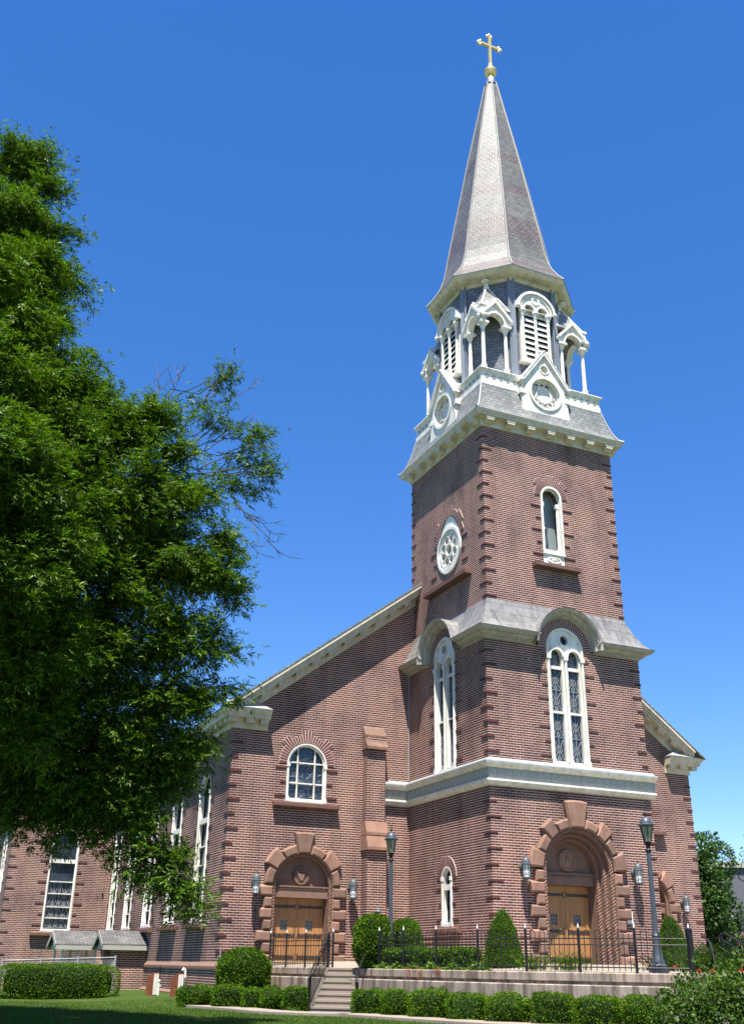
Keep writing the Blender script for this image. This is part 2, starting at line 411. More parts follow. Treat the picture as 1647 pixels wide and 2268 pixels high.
holed(mb, UL, [(-.235,13.3),(D-I,13.3),(D-I,20.8),(-.235,20.8)], [tipped(TLC,16.62,.98,.42)], 0, .2)
fbox(mb, UR, .005, Wt-2*I-.005, 13.3, 20.8, -.1, 0); fbox(mb, UB, .1, Wt-2*I-.1, 13.3, 20.8, -.1, 0)
part(mb, 'upper_tower_wall', 'brick', uv=True)
mb = MB()
RS = .75                                                # roof slope
rk = lambda x: 9.88+RS*(x+A) if x < CX else 9.88+RS*(Wt+A-x)
holed(mb, FA, [(-A,.3),(Wt+A,.3),(Wt+A,9.88),(CX,rk(CX)),(-A,9.88)],
      [arch_hole(c-(.14 if c > 0 else 0),8.55,.76,7.25) for c,_ in DOORS]+[arch_hole(c,4.42,1.0,1.6) for c,_ in DOORS], 0, .25)
part(mb, 'facade_wall', 'brick', uv=True)
NWIN = [2.95, 6.85, 10.75, 14.65, 18.2]
mb = MB()
holed(mb, NV, [(-YT,.3),(0,.3),(0,10.0),(-YT,10.0)], [arch_hole(-y,7.75,.72,3.3) for y in NWIN], 0, .22)
part(mb, 'nave_wall', 'brick', uv=True)
mb = MB(); fbox(mb, NR, .005, 30, .3, 10.0, -.1, 0); part(mb, 'nave_wall', 'brick', uv=True)
mb = MB()
TWC = -9.25
holed(mb, TA, [(TX0,.3),(-A,.3),(-A,10.0),(TX0,10.0)], [arch_hole(TWC,7.3,.68,3.25)], 0, .22)
holed(mb, TS, [(-9,.3),(0,.3),(0,10.0),(-9,10.0)], [arch_hole(-2.6,7.5,.66,3.25), arch_hole(-6.2,7.5,.66,3.25)], 0, .22)
part(mb, 'transept_wall', 'brick', uv=True)
# stone plinth and water table
mb = MB()
sweep(mb, [(-A,YT),(-A,0),(-5.4,0)], [(0,1.80),(.10,1.80),(.10,1.88),(.07,1.92),(0,2.0)])
mb2 = MB(); sweep(mb2, [(-A,YT),(-A,0),(-5.4,0)], [(0,.3),(.06,.3),(.06,1.798),(0,1.798)]); part(mb2, 'plinth', 'brick', uv=True)
part(mb, 'water_table', 'brownstone_plain'); mb = MB()
sweep(mb, [(-A,YT),(-A,0),(-5.6,0)], [(.06,.5),(.16,.5),(.16,1.0),(.06,1.08)])
part(mb, 'foot_ledge', 'brownstone_plain'); mb = MB()
sweep(mb, [(0,0),(0,-D),(1.2,-D)], [(0,1.2),(.08,1.2),(.08,2.12),(0,2.18)])
part(mb, 'water_table', 'brownstone_plain'); mb = MB()
sweep(mb, [(5.2,-D),(Wt,-D),(Wt,0),(8.9,0)], [(0,1.2),(.08,1.2),(.08,2.12),(0,2.18)])
part(mb, 'water_table', 'brownstone_plain')

# quoins: single dark courses standing proud, alternately long and short
def corner_q(mb_, fr, u, sgn, zs, flip=0, long_=.42, short=.26, n1=.026, h=.055):
    mb = MB()
    for i, z in enumerate(zs):
        L = long_ if (i+flip) % 2 == 0 else short
        fbox(mb, fr, min(u,u+sgn*L), max(u,u+sgn*L), z, z+h, -.01, n1)
    part(mb, 'quoins', 'dark_brick')
def zr(a, b_): return [a+Q*i for i in range(int((b_-a)/Q)+1)]
mb = MB()
E5 = .03
zs = zr(2.5,7.1); corner_q(mb, TF, -E5, 1, zs); corner_q(mb, TL, D-.001, -1, zs, 1); corner_q(mb, TF, Wt+.02, -1, zs, 1)
zs = zr(8.45,12.0); corner_q(mb, TF, -E5, 1, zs); corner_q(mb, TL, D-.001, -1, zs, 1); corner_q(mb, TF, Wt+.02, -1, zs, 1)
zs = zr(13.95,20.3); corner_q(mb, UF, I-E5, 1, zs); corner_q(mb, UL, D-I-.001, -1, zs, 1); corner_q(mb, UF, Wt-I+.02, -1, zs, 1); corner_q(mb, UL, -.265, 1, zs, 0)
zs = zr(2.3,9.3); corner_q(mb, FA, -A-E5, 1, zs); corner_q(mb, NV, -.001, -1, zs, 1); corner_q(mb, FA, Wt+A+.02, -1, zs, 1)
corner_q(mb, FA, Wt+3.3, 1, zr(2.5, 8.9), 0, .35, .2)
zs = zr(2.2,9.2); corner_q(mb, TA, TX0-E5, 1, zs); corner_q(mb, TS, -.001, -1, zs, 1)
def jamb_q(fr, c, hw, z0, z1, flip=0):
    zs = zr(z0, z1)
    corner_q(mb, fr, c-hw, -1, zs, flip, .42, .22); corner_q(mb, fr, c+hw, 1, zs, flip, .42, .22)
jamb_q(TF, CX, WHW, 8.5, 12.2); jamb_q(TL, TLC, WHW, 8.5, 12.2)
jamb_q(UF, CX, .5, 15.9, 18.1); jamb_q(UL, TLC, 1.02, 15.8, 17.0); jamb_q(TL, TLC-.03, .37, 3.4, 4.7)
jamb_q(FA, -4.08, .77, 7.4, 8.4)
for y in NWIN: jamb_q(NV, -y, .73, 3.5, 7.7)
jamb_q(TA, TWC, .69, 3.5, 7.2); jamb_q(TS, -2.6, .67, 3.5, 7.4); jamb_q(TS, -6.2, .67, 3.5, 7.4)

# buttress on the wing
mb = MB(); bx0, bx1 = -1.87, -1.12
fbox(mb, FA, bx0, bx1, .6, 6.15, .001, .5); fbox(mb, FA, bx0, bx1, 6.15, 9.75, .001, .34)
part(mb, 'buttress', 'brick', uv=True)
mb = MB()
def weathering(z0, z1, n0, n1):
    for e, (za, zb_) in enumerate(((z0, (z0+z1)/2-.01), ((z0+z1)/2+.01, z1))):
        ta, tb = (za-z0)/(z1-z0), (zb_-z0)/(z1-z0); na, nb = n1+(n0-n1)*ta, n1+(n0-n1)*tb
        pts = [(0.002,za),(na+.05,za),(na+.05,za+.1),(nb+.03,zb_),(.002,zb_)]
        k = len(pts); vs = [FA.p(u,z,n) for u in (bx0-.05,bx1+.05) for n,z in pts]
        mb.add(vs, [tuple(range(k)), tuple(range(2*k-1,k-1,-1))]+[(i,k+i,k+(i+1)%k,(i+1)%k) for i in range(k)])
weathering(5.72, 6.72, .34, .58); part(mb, 'buttress_cap', 'brownstone'); mb = MB(); weathering(9.28, 10.15, .04, .42); part(mb, 'buttress_cap', 'brownstone')

# ------------------------------------------------------------------ openings
def fan(mb_brick, mb_mort, fr, c, zs, r0, groups, nb, a0=0, a1=PI, n=.03):
    """radial bricks round an arch head; groups = [(angle limit from crown in deg, outer radius)]"""
    def rout(a):
        d = abs(math.degrees(a)-90)
        for lim, ro in groups:
            if d <= lim: return ro
        return groups[-1][1]
    st = (a1-a0)/nb
    for i in range(nb):
        a = a0+st*i; b_ = a+st; ro = rout((a+b_)/2); g = .2*st
        q = lambda aa, r: (c+r*cos(aa), zs+r*sin(aa))
        prism(mb_mort, fr, [q(a,r0),q(a,ro),q(b_,ro),q(b_,r0)], -.02, n-.006)
        prism(mb_brick, fr, [q(a+g,r0+.004),q(a+g,ro-.01),q(b_-g,ro-.01),q(b_-g,r0+.004)], .0, n)
STEP = lambda r, lo, hi: [(11, r+hi), (33, r+lo), (56, r+hi), (90, r+lo)]
def sill(fr, c, hw, z0, z1, n1, parent, mat='brown_sill'):
    m_ = MB(); k = [(c-hw,z0),(c+hw,z0),(c+hw,z1),(c-hw,z1)]
    vs = [fr.p(u,z,n) for u in (c-hw,c+hw) for n,z in ((.002,z0),(n1-.02,z0),(n1,z0+.03),(n1,z1-.05),(.002,z1))]
    m_.add(vs, [(4,3,2,1,0),(5,6,7,8,9)]+[(i,(i+1)%5,5+(i+1)%5,5+i) for i in range(5)])
    return part(m_, 'sill', mat, parent)
def leading(fr, lanes, parent, n=-.145):
    """lead cames: diamonds, rings and cross bars inside rectangles (u0,u1,z0,z1)"""
    m_ = MB(); t = .011
    def bar(a, b_):
        a = Vector(a); b_ = Vector(b_); d = (b_-a).normalized()*1; q = Vector((-d.y,d.x))*t
        prism(m_, fr, [tuple(a-q),tuple(b_-q),tuple(b_+q),tuple(a+q)], n-.004, n+.006)
    def rg(cu, cz, r, k=12):
        ring(m_, fr, circ(cu,cz,r,k), circ(cu,cz,r-2*t,k), n-.004, n+.006)
    for (u0,u1,z0,z1) in lanes:
        w_ = u1-u0; cu = (u0+u1)/2; seg = max(1, round((z1-z0)/(w_*1.9))); h = (z1-z0)/seg
        bar((u0+t,z0),(u0+t,z1)); bar((u1-t,z0),(u1-t,z1))
        for i in range(seg):
            a = z0+h*i; mid = a+h/2
            bar((u0,a+.02),(u1,a+.02)); bar((u0,a+.02),(cu,mid)); bar((u1,a+.02),(cu,mid)); bar((cu,mid),(u0,a+h)); bar((cu,mid),(u1,a+h))
            rg(cu, mid, w_*.30); rg(cu, mid, w_*.14, 8); rg(cu, a+.02+w_*.2, w_*.17, 10)
            bar((cu,a),(cu,a+h))
    return part(m_, 'leading', 'leading', parent)

def twin_window(fr, c):
    """two lancets under one round head with a small oculus"""
    zb, zs, R = 8.2, 12.3, WHW; m_ = MB()
    lw = .235; off = .36; zl = 12.02
    holes = [arch(c-off, zl, lw, 8.36, 12), arch(c+off, zl, lw, 8.36, 12), circ(c, 12.62, .17, 14)]
    holed(m_, fr, arch(c, zs, R, zb, 24), holes, -.03, 0, .10)
    ring(m_, fr, arch(c, zs, R, zb+.06, 24), arch(c, zs, R-.09, zb+.06, 24), -.03, .03)
    for s_ in (-1,1):                                    # hood moulds over the lancets
        o_, i_ = arch(c+s_*off, zl, lw+.09, None, 12), arch(c+s_*off, zl, lw, None, 12)
        for j in range(12):
            prism(m_, fr, [o_[j],o_[j+1],i_[j+1],i_[j]], -.03, .045)
        for q in (-1,1): fbox(m_, fr, c+s_*off+q*(lw+.05)-.02, c+s_*off+q*(lw+.05)+.02, 8.36, zl-.05, -.03, .0)
    ring(m_, fr, circ(c,12.62,.24,18), circ(c,12.62,.17,18), -.03, .02)
    for u in (c-.70, c, c+.70):                          # slim colonnettes with caps and bases
        m_.tube([fr.p(u,8.3,.03), fr.p(u,11.9,.03)], .045, 8); fbox(m_, fr, u-.075,u+.075,11.88,12.04,-.03,.09)
        fbox(m_, fr, u-.07,u+.07,8.22,8.42,-.03,.085)
    fbox(m_, fr, c-R-.03, c+R+.03, 8.16, 8.25, -.2, .08)
    for s_ in (-1,1):
        fbox(m_, fr, c+s_*off-lw, c+s_*off+lw, 11.55, 11.66, -.13, -.05); fbox(m_, fr, c+s_*off-lw, c+s_*off+lw, 10.0, 10.07, -.13, -.06)
    wi = part(m_, 'window', 'white_paint')
    g = MB(); fbox(g, fr, c-R+.02, c+R-.02, zb+.05, zs+R-.05, -.19, -.16); part(g, 'glass', 'window_glass', wi)
    lanes = []
    for s_ in (-1,1):
        u0, u1 = c+s_*off-lw+.01, c+s_*off+lw-.01
        lanes += [(u0,u1,8.37,9.98),(u0,u1,10.08,11.54),(u0,u1,11.67,12.2)]
    leading(fr, lanes, wi)
    bk, mt = MB(), MB(); fan(bk, mt, fr, c, zs+.02, R+.01, [(90, 1.09)], 34)
    part(mt, 'mortar_bed', 'mortar', wi); part(bk, 'brick_arch', 'arch_brick', wi)
twin_window(TF, CX); twin_window(TL, TLC)

def round_window(fr, c, zs, R, zb, bars_h, bars_v, sillw, siln, nb=22, step=True, transom=None):
    m_ = MB(); k = 20
    ring(m_, fr, arch(c,zs,R,zb,k), arch(c,zs,R-.11,zb+.11,k), -.13, -.02)
    ring(m_, fr, arch(c,zs,R,zb,k), arch(c,zs,R-.05,zb+.05,k), -.02, .03)
    for s_ in (-1,1):
        u = c+s_*(R-.05); m_.tube([fr.p(u,zb+.1,.02), fr.p(u,zs-.05,.02)], .04, 8); fbox(m_, fr, u-.06,u+.06,zs-.1,zs+.03,-.02,.07)
        fbox(m_, fr, u-.06,u+.06,zb,zb+.16,-.02,.065)
    r = R-.11
    for z in bars_h:
        hw = r if z <= zs else math.sqrt(max(0, r*r-(z-zs)**2)); fbox(m_, fr, c-hw, c+hw, z-.022, z+.022, -.14, -.06)
    for u in bars_v:
        zt = zs+math.sqrt(max(0, r*r-u*u)); fbox(m_, fr, c+u-.022, c+u+.022, zb+.1, zt, -.14, -.065)
    if transom: fbox(m_, fr, c-r, c+r, transom-.09, transom+.09, -.15, -.01)
    fbox(m_, fr, c-R-.02, c+R+.02, zb-.02, zb+.07, -.2, .06)
    wi = part(m_, 'window', 'white_paint')
    g = MB(); prism(g, fr, arch(c,zs,R-.03,zb+.03,k), -.2, -.17); part(g, 'glass', 'window_glass', wi)
    if siln: sill(fr, c, sillw, zb-.22, zb-.025, siln, wi)
    bk, mt = MB(), MB()
    fan(bk, mt, fr, c, zs+.01, R+.01, STEP(R, .30, .48) if step else [(90, R+.32)], nb)
    part(mt, 'mortar_bed', 'mortar', wi); part(bk, 'brick_arch', 'arch_brick', wi)
    return wi
for c, _ in DOORS:
    c -= .14 if c > 0 else 0
    wi = round_window(FA, c, 8.55, .76, 7.25, [7.9, 8.62], [-.33,.33], 1.23+(.1 if c > 0 else 0), .22, 30)
    m_ = MB()
    for i in range(60):                                  # wavy cames of the figured glass
        x, z = rng.uniform(-.6,.6), rng.uniform(7.4,9.0)
        if z > 8.55 and x*x+(z-8.55)**2 > .33: continue
        a = rng.uniform(0,PI); L = rng.uniform(.08,.2)
        p_ = [FA.p(c+x+L*cos(a)*t+.03*sin(5*t+i), z+L*sin(a)*t, -.166) for t in (-1,-.5,0,.5,1)]
        m_.tube(p_, .007, 4, False)
    part(m_, 'leading', 'leading', wi)
for y in NWIN:
    wi = round_window(NV, -y, 7.75, .72, 3.3, [3.95,4.6,5.2,5.85], [], 1.2, .2, 26, False, 6.75)
wi = round_window(TA, TWC, 7.3, .68, 3.25, [3.85,4.35,4.95,5.5], [], 1.15, .2, 26, False, 6.45)
leading(TA, [(TWC-.52,TWC-.02,3.4,5.4),(TWC+.02,TWC+.52,3.4,5.4)], wi, -.16)
for u in (-2.6,-6.2): round_window(TS, u, 7.5, .66, 3.25, [3.95,4.6,5.2,5.85], [], 1.15, .2, 26, False, 6.5)
# narrow light low on the tower's side
wi = round_window(TL, TLC-.03, 4.72, .36, 3.2, [], [], .92, .2, 18, False, 4.42)

# niche window high on the tower front
m_ = MB(); c = CX
ring(m_, UF, arch(c,18.3,.47,16.05,20), arch(c,18.3,.38,16.14,20), -.12, .03)
fbox(m_, UF, c-.47, c+.47, 15.96, 16.08, -.3, .06); fbox(m_, UF, c-.45, c+.45, 15.56, 15.96, -.06, .0)
ring(m_, UF, circ(c,15.76,.3,18,.13), circ(c,15.76,.24,18,.085), 0, .03); m_.ball(UF.p(c,15.76,.0), .13, .05, .07, 10, 6)
for s_ in (-1,1):
    for z in (15.62,15.9): m_.ball(UF.p(c+s_*.38,z,.0), .03, .03, .03, 6, 4)
u = c+.34; m_.tube([UF.p(u,16.2,-.14), UF.p(u,17.95,-.14)], .05, 8); fbox(m_, UF, u-.075,u+.075,17.95,18.12,-.2,-.08); fbox(m_, UF, u-.07,u+.07,16.1,16.28,-.2,-.08)
u = c-.34; m_.tube([UF.p(u,16.2,-.14), UF.p(u,17.95,-.14)], .05, 8); fbox(m_, UF, u-.075,u+.075,17.95,18.12,-.2,-.08)
for i in range(11):
    a = PI*(i+.5)/11; m_.ball(UF.p(c+.36*cos(a),18.3+.36*sin(a),-.12), .045, .045, .045, 6, 4)
wi = part(m_, 'window', 'white_paint')
g = MB(); prism(g, UF, arch(c,18.3,.45,16.06,20), -.48, -.45); part(g, 'glass', 'niche_glass', wi)
g = MB(); g.lathe(UF.p(c-.12,16.15,-.33), [(.14,0),(.15,.05),(.09,.1),(.11,.3),(.08,.7),(.10,.95),(.04,1.05),(.06,1.12),(.05,1.2),(.01,1.25)], 10); part(g, 'statue', 'post_paint', wi)
sill(UF, c, .98, 15.35, 15.545, .26, wi)
bk, mt = MB(), MB(); fan(bk, mt, UF, c, 18.31, .48, STEP(.48,.26,.42), 28); part(mt, 'mortar_bed', 'mortar', wi); part(bk, 'brick_arch', 'arch_brick', wi)

# rose window on the tower's side
m_ = MB(); c, zc = TLC, 16.62
o_ = tipped(c, zc, .98, .42)
holes = [circ(c+.47*cos(PI/8+PI*i/4), zc+.47*sin(PI/8+PI*i/4), .155, 14) for i in range(8)] + [circ(c,zc,.2,16)]
holed(m_, UL, o_, holes, -.02, 0, .1)
ring(m_, UL, circ(c,zc-.02,.93,28), circ(c,zc-.02,.82,28), -.02, .05); ring(m_, UL, circ(c,zc,.76,28), circ(c,zc,.68,28), -.02, .02)
ring(m_, UL, circ(c,zc,.27,20), circ(c,zc,.2,20), -.02, .02)
for i in range(8): ring(m_, UL, circ(c+.47*cos(PI/8+PI*i/4), zc+.47*sin(PI/8+PI*i/4), .19, 14), circ(c+.47*cos(PI/8+PI*i/4), zc+.47*sin(PI/8+PI*i/4), .155, 14), -.02, .012)
wi = part(m_, 'window', 'white_paint')
g = MB(); prism(g, UL, circ(c,zc,.9,24), -.16, -.14); part(g, 'glass', 'window_glass', wi)
sill(UL, c, 1.68, 15.1, 15.29, .28, wi)
bk, mt = MB(), MB()
for i in range(26):
    a = rad(22)+rad(136)*i/26; b_ = a+rad(136)/26; g_ = .2*(b_-a)
    def rr(aa): s_ = max(0,sin(aa)); return .99+.40*s_**4
    d_ = abs(math.degrees((a+b_)/2)-90); ex = .42 if d_ < 12 else .28 if d_ < 34 else .42 if d_ < 52 else .28
    q = lambda aa, e: (c+(rr(aa)+e)*cos(aa), zc+(rr(aa)+e)*sin(aa))
    prism(mt, UL, [q(a,0),q(a,ex),q(b_,ex),q(b_,0)], -.02, .024); prism(bk, UL, [q(a+g_,.005),q(a+g_,ex-.01),q(b_-g_,ex-.01),q(b_-g_,.005)], 0, .03)
part(mt, 'mortar_bed', 'mortar', wi); part(bk, 'brick_arch', 'arch_brick', wi)

# ------------------------------------------------------------------ doorways
def rope(mb_, pts, r=.035, strands=3, pitch=.20):
    """strands twisted round a path"""
    P = [Vector(p) for p in pts]; L = [0]
    for i in range(1,len(P)): L.append(L[-1]+(P[i]-P[i-1]).length)
    for s_ in range(strands):
        out = []
        for i, p in enumerate(P):
            d = (P[min(i+1,len(P)-1)]-P[max(i-1,0)]).normalized(); x = d.orthogonal().normalized()
            ref = Vector((0.577,0.577,.577)); x = (ref-d*ref.dot(d)).normalized(); y = d.cross(x)
            a = 2*PI*(L[i]/pitch+s_/strands); out.append(p+r*(cos(a)*x+sin(a)*y))
        mb_.tube(out, r*.85, 5, False)
def apath(fr, c, zs, r, zb, n, step=.035):
    pts = []; k = int((zs-zb)/step)
    pts += [fr.p(c-r, zb+(zs-zb)*i/k, n) for i in range(k)]
    k2 = int(PI*r/step); pts += [fr.p(c-r*cos(PI*i/k2), zs+r*sin(PI*i/k2), n) for i in range(k2+1)]
    pts += [fr.p(c+r, zs-(zs-zb)*i/k, n) for i in range(1,k+1)]; return pts
def leaf_door(fr, c, hw, z0, z1, n, parent):
    for s_ in (-1,1):
        m_ = MB(); u0, u1 = (c-hw, c-.008) if s_ < 0 else (c+.008, c+hw)
        wc = c+s_*hw*.48; wz = z0+(z1-z0)*.56; wh, wv = hw*.13, .16
        holed(m_, fr, [(u0,z0),(u1,z0),(u1,z1),(u0,z1)], [[(wc-wh,wz-wv),(wc+wh,wz-wv),(wc+wh,wz+wv),(wc-wh,wz+wv)]], n, 0, .05)
        for i in range(1,5):
            u = u0+(u1-u0)*i/5
            if abs(u-wc) > wh+.01: fbox(m_, fr, u-.004, u+.004, z0+.02, z1-.02, n-.01, n+.004)
        dr = part(m_, 'door', 'oak', parent)
        m_ = MB(); fbox(m_, fr, wc-wh, wc+wh, wz-wv, wz+wv, n-.045, n-.03); part(m_, 'pane', 'window_glass', dr)
        m_ = MB()
        for du in (-.5,0,.5): fbox(m_, fr, wc+du*wh-.006, wc+du*wh+.006, wz-wv, wz+wv, n-.028, n-.01)
        for dz in (-.33,.33): fbox(m_, fr, wc-wh, wc+wh, wz+dz*wv-.006, wz+dz*wv+.006, n-.028, n-.012)
        part(m_, 'grille', 'leading', dr)
        m_ = MB(); uh = (u0+.03, u1-.09) if s_ < 0 else (u0+.09, u1-.03)
        for z in (z0+.16, z0+(z1-z0)*.41, z1-.3):
            fbox(m_, fr, uh[0], uh[1], z-.045, z+.045, n+.004, n+.022)
            e = uh[1] if s_ < 0 else uh[0]
            for dz in (-1,1): m_.tube([fr.p(e,z,n+.014), fr.p(e-s_*.05,z+dz*.05,n+.014), fr.p(e-s_*.03,z+dz*.10,n+.014)], .012, 5)
            for j in range(4): m_.ball(fr.p(uh[0]+(uh[1]-uh[0])*(j+.5)/4, z, n+.022), .016, .016, .016, 6, 4)
        m_.tube([fr.p(c+s_*.07,z0+.85,n+.03), fr.p(c+s_*.07,z0+1.1,n+.03)], .016, 6)
        part(m_, 'strap_hinge', 'strap_iron', dr)
def doorway(fr, c, r, zs, zb, big):
    k = 4; m_ = MB(); blocks = []
    def stone(a, b_, r0, r1):
        blk = MB(); blocks.append((blk,'voussoir'))
        q = lambda aa, rr: (c+rr*cos(aa), zs+rr*sin(aa))
        pts = [q(a+(b_-a)*i/k, r0) for i in range(k+1)] + [q(b_-(b_-a)*i/k, r1) for i in range(k+1)]
        prism(blk, fr, list(reversed(pts)), .0, .17, .07, .06)
    ri = r+(.0 if big else .08); sh = ri+.32; lg = ri+(.54 if big else .52); key = 2.24 if big else 1.80
    seq = [(78,102,key)]
    if big: angs = [(58.5,77.6,sh),(42,58.1,lg),(22,41.6,sh),(2.2,21.6,lg)]
    else: angs = [(52.5,77.6,sh),(27,52.1,lg),(2.2,26.6,sh)]
    for a, b_, ro in angs: seq += [(a,b_,ro),(180-b_,180-a,ro)]
    for a, b_, ro in seq: stone(rad(a), rad(b_), ri, ro)
    z = zs; i = 0 if not big else 1; h = .355
    while z-h > zb-.3:
        L = (lg if i % 2 == 0 else sh)+(.02 if i % 2 == 0 else .0)
        for s_ in (-1,1):
            u0, u1 = sorted((c+s_*ri, c+s_*L)); blk = MB(); blocks.append((blk,'jamb_stone'))
            prism(blk, fr, [(u0,z-h+.012),(u1,z-h+.012),(u1,z),(u0,z)], 0, .17, .07, .06)
        z -= h; i += 1
    orders = 3 if big else 1; step = .135 if big else .10; dn = .2 if big else .16
    rope_mb = MB(); rr = ri; n = .02
    for o_ in range(orders):
        r1 = rr-step
        outl, inl = arch(c,zs,rr,zb,28), arch(c,zs,r1,zb,28)
        ring(m_, fr, outl, inl, n-dn-.02, n-.05); rope(rope_mb, apath(fr, c, zs, r1+step*.55, zb, n-.03), .048 if big else .04, 3, .3)
        rr = r1; n -= dn
    dw = part(m_, 'doorway', 'brownstone_plain')
    for blk, nm_ in blocks: part(blk, nm_, 'brownstone', dw)
    part(rope_mb, 'rope_moulding', 'brownstone_plain', dw)
    # tympanum, lintel
    m_ = MB(); ring(m_, fr, arch(c,zs,rr+.06,zb,28), arch(c,zs,rr,zb,28), n-.45, n-.01); part(m_, 'reveal', 'brownstone_plain', dw)
    back = n-.06; zl1 = zs-.02 if not big else zs-.06; zl0 = zl1-.33
    m_ = MB(); prism(m_, fr, arch(c,zs,rr+.04,None,24), back-.25, back); 
    part(m_, 'tympanum', 'brownstone_plain', dw)
    m_ = MB(); fbox(m_, fr, c-rr, c+rr, zl0, zl1, back-.2, back+.1); fbox(m_, fr, c-rr, c+rr, zl1, zl1+.05, back-.1, back+.14)
    for i in range(30):
        u = c-rr*.9+rr*1.8*i/29; fbox(m_, fr, u-.012, u+.012, zl1-.07, zl1-.03, back+.1, back+.125)
    part(m_, 'lintel', 'brownstone_plain', dw)
    R = .36 if big else .31; zc = zs+.40*rr if big else zs+.36
    m_ = MB(); prism(m_, fr, circ(c,zc,R,28), back-.05, back+.07, .03); ring(m_, fr, circ(c,zc,R-.03,28), circ(c,zc,R-.08,28), back+.05, back+.1)
    if big:
        ring(m_, fr, circ(c,zc,R*.62,24), circ(c,zc,R*.54,24), back+.05, back+.085)
        for i in range(20): m_.ball(fr.p(c+R*.7*cos(2*PI*i/20), zc+R*.7*sin(2*PI*i/20), back+.075), .022, .02, .022, 6, 4)
        m_.ball(fr.p(c-.02,zc+.10,back+.08), .05, .05, .06, 8, 6); m_.ball(fr.p(c-.03,zc-.05,back+.07), .08, .05, .13, 8, 6); m_.ball(fr.p(c+.07,zc-.03,back+.07), .05, .05, .07, 8, 6)
        m_.tube([fr.p(c+.1,zc+.12,back+.08), fr.p(c+.0,zc-.16,back+.08)], .02, 6)
    else:
        shd = [(c-.14,zc+.10),(c-.13,zc-.03),(c-.08,zc-.14),(c,zc-.2),(c+.08,zc-.14),(c+.13,zc-.03),(c+.14,zc+.10),(c+.06,zc+.08),(c,zc+.11),(c-.06,zc+.08)]
        prism(m_, fr, shd, back+.05, back+.13, .03); m_.ball(fr.p(c,zc+.17,back+.1), .07, .06, .045, 8, 6)
        for i in range(9):
            for s_ in (-1,1):
                a = rad(-60+15*i); m_.ball(fr.p(c+s_*.215*cos(a), zc+.215*sin(a), back+.085), .035, .03, .03, 6, 4)
    part(m_, 'roundel', 'brownstone', dw)
    leaf_door(fr, c, rr-.02, zb+.2, zl0+.02, back-.22, dw)
    m_ = MB(); fbox(m_, fr, c-rr-.2, c+rr+.2, zb-.6, zb+.19, back-.5, .3); part(m_, 'threshold', 'walk_concrete', dw)
for c, _ in DOORS: doorway(FA, c, 1.0, 4.42, 1.85, False)
doorway(TF, CX, 1.36, 4.86, 1.9, True)
m_ = MB(); fbox(m_, TF, 4.97, 5.2, 3.35, 3.72, .001, .05); part(m_, 'plaque', 'plaque')

# ------------------------------------------------------------------ belt course
P_ = [(bx1,0),(0,0),(0,-D),(Wt+.16,-D)]
m_ = MB(); sweep(m_, P_, [(0,7.37),(.07,7.40),(.13,7.47),(.17,7.50),(.17,7.565),(.10,7.58),(.0,7.58)]); sweep(m_, P_, [(.0,7.93),(.12,7.93),(.19,7.99),(.27,8.03),(.29,8.10),(.28,8.115),(0,8.115)])
belt = part(m_, 'belt_course', 'white_paint')
m_ = MB(); sweep(m_, P_, [(0,7.582),(.095,7.582),(.095,7.928),(0,7.928)]); part(m_, 'frieze', 'grey_paint', belt)
m_ = MB(); sweep(m_, P_, [(0,8.117),(.29,8.117),(.15,8.17),(0,8.27)]); part(m_, 'flashing', 'galvanised', belt)
m_ = MB()
def rings(fr, u0, u1, z, n, r, sp):
    k = int((u1-u0)/sp); 
    for i in range(k):
        u = u0+(u1-u0)*(i+.5)/k; ring(m_, fr, circ(u,z,r,16), circ(u,z,r*.66,16), n, n+.02); prism(m_, fr, circ(u,z,r*.3,10), n, n+.015)
rings(TF, -.08, Wt+.05, 7.755, .09, .105, .29); rings(TL, .12, D+.08, 7.755, .09, .105, .29); rings(FA, -1.0, -.12, 7.755, .09, .105, .29)
part(m_, 'ring_ornament', 'ring_paint', belt)

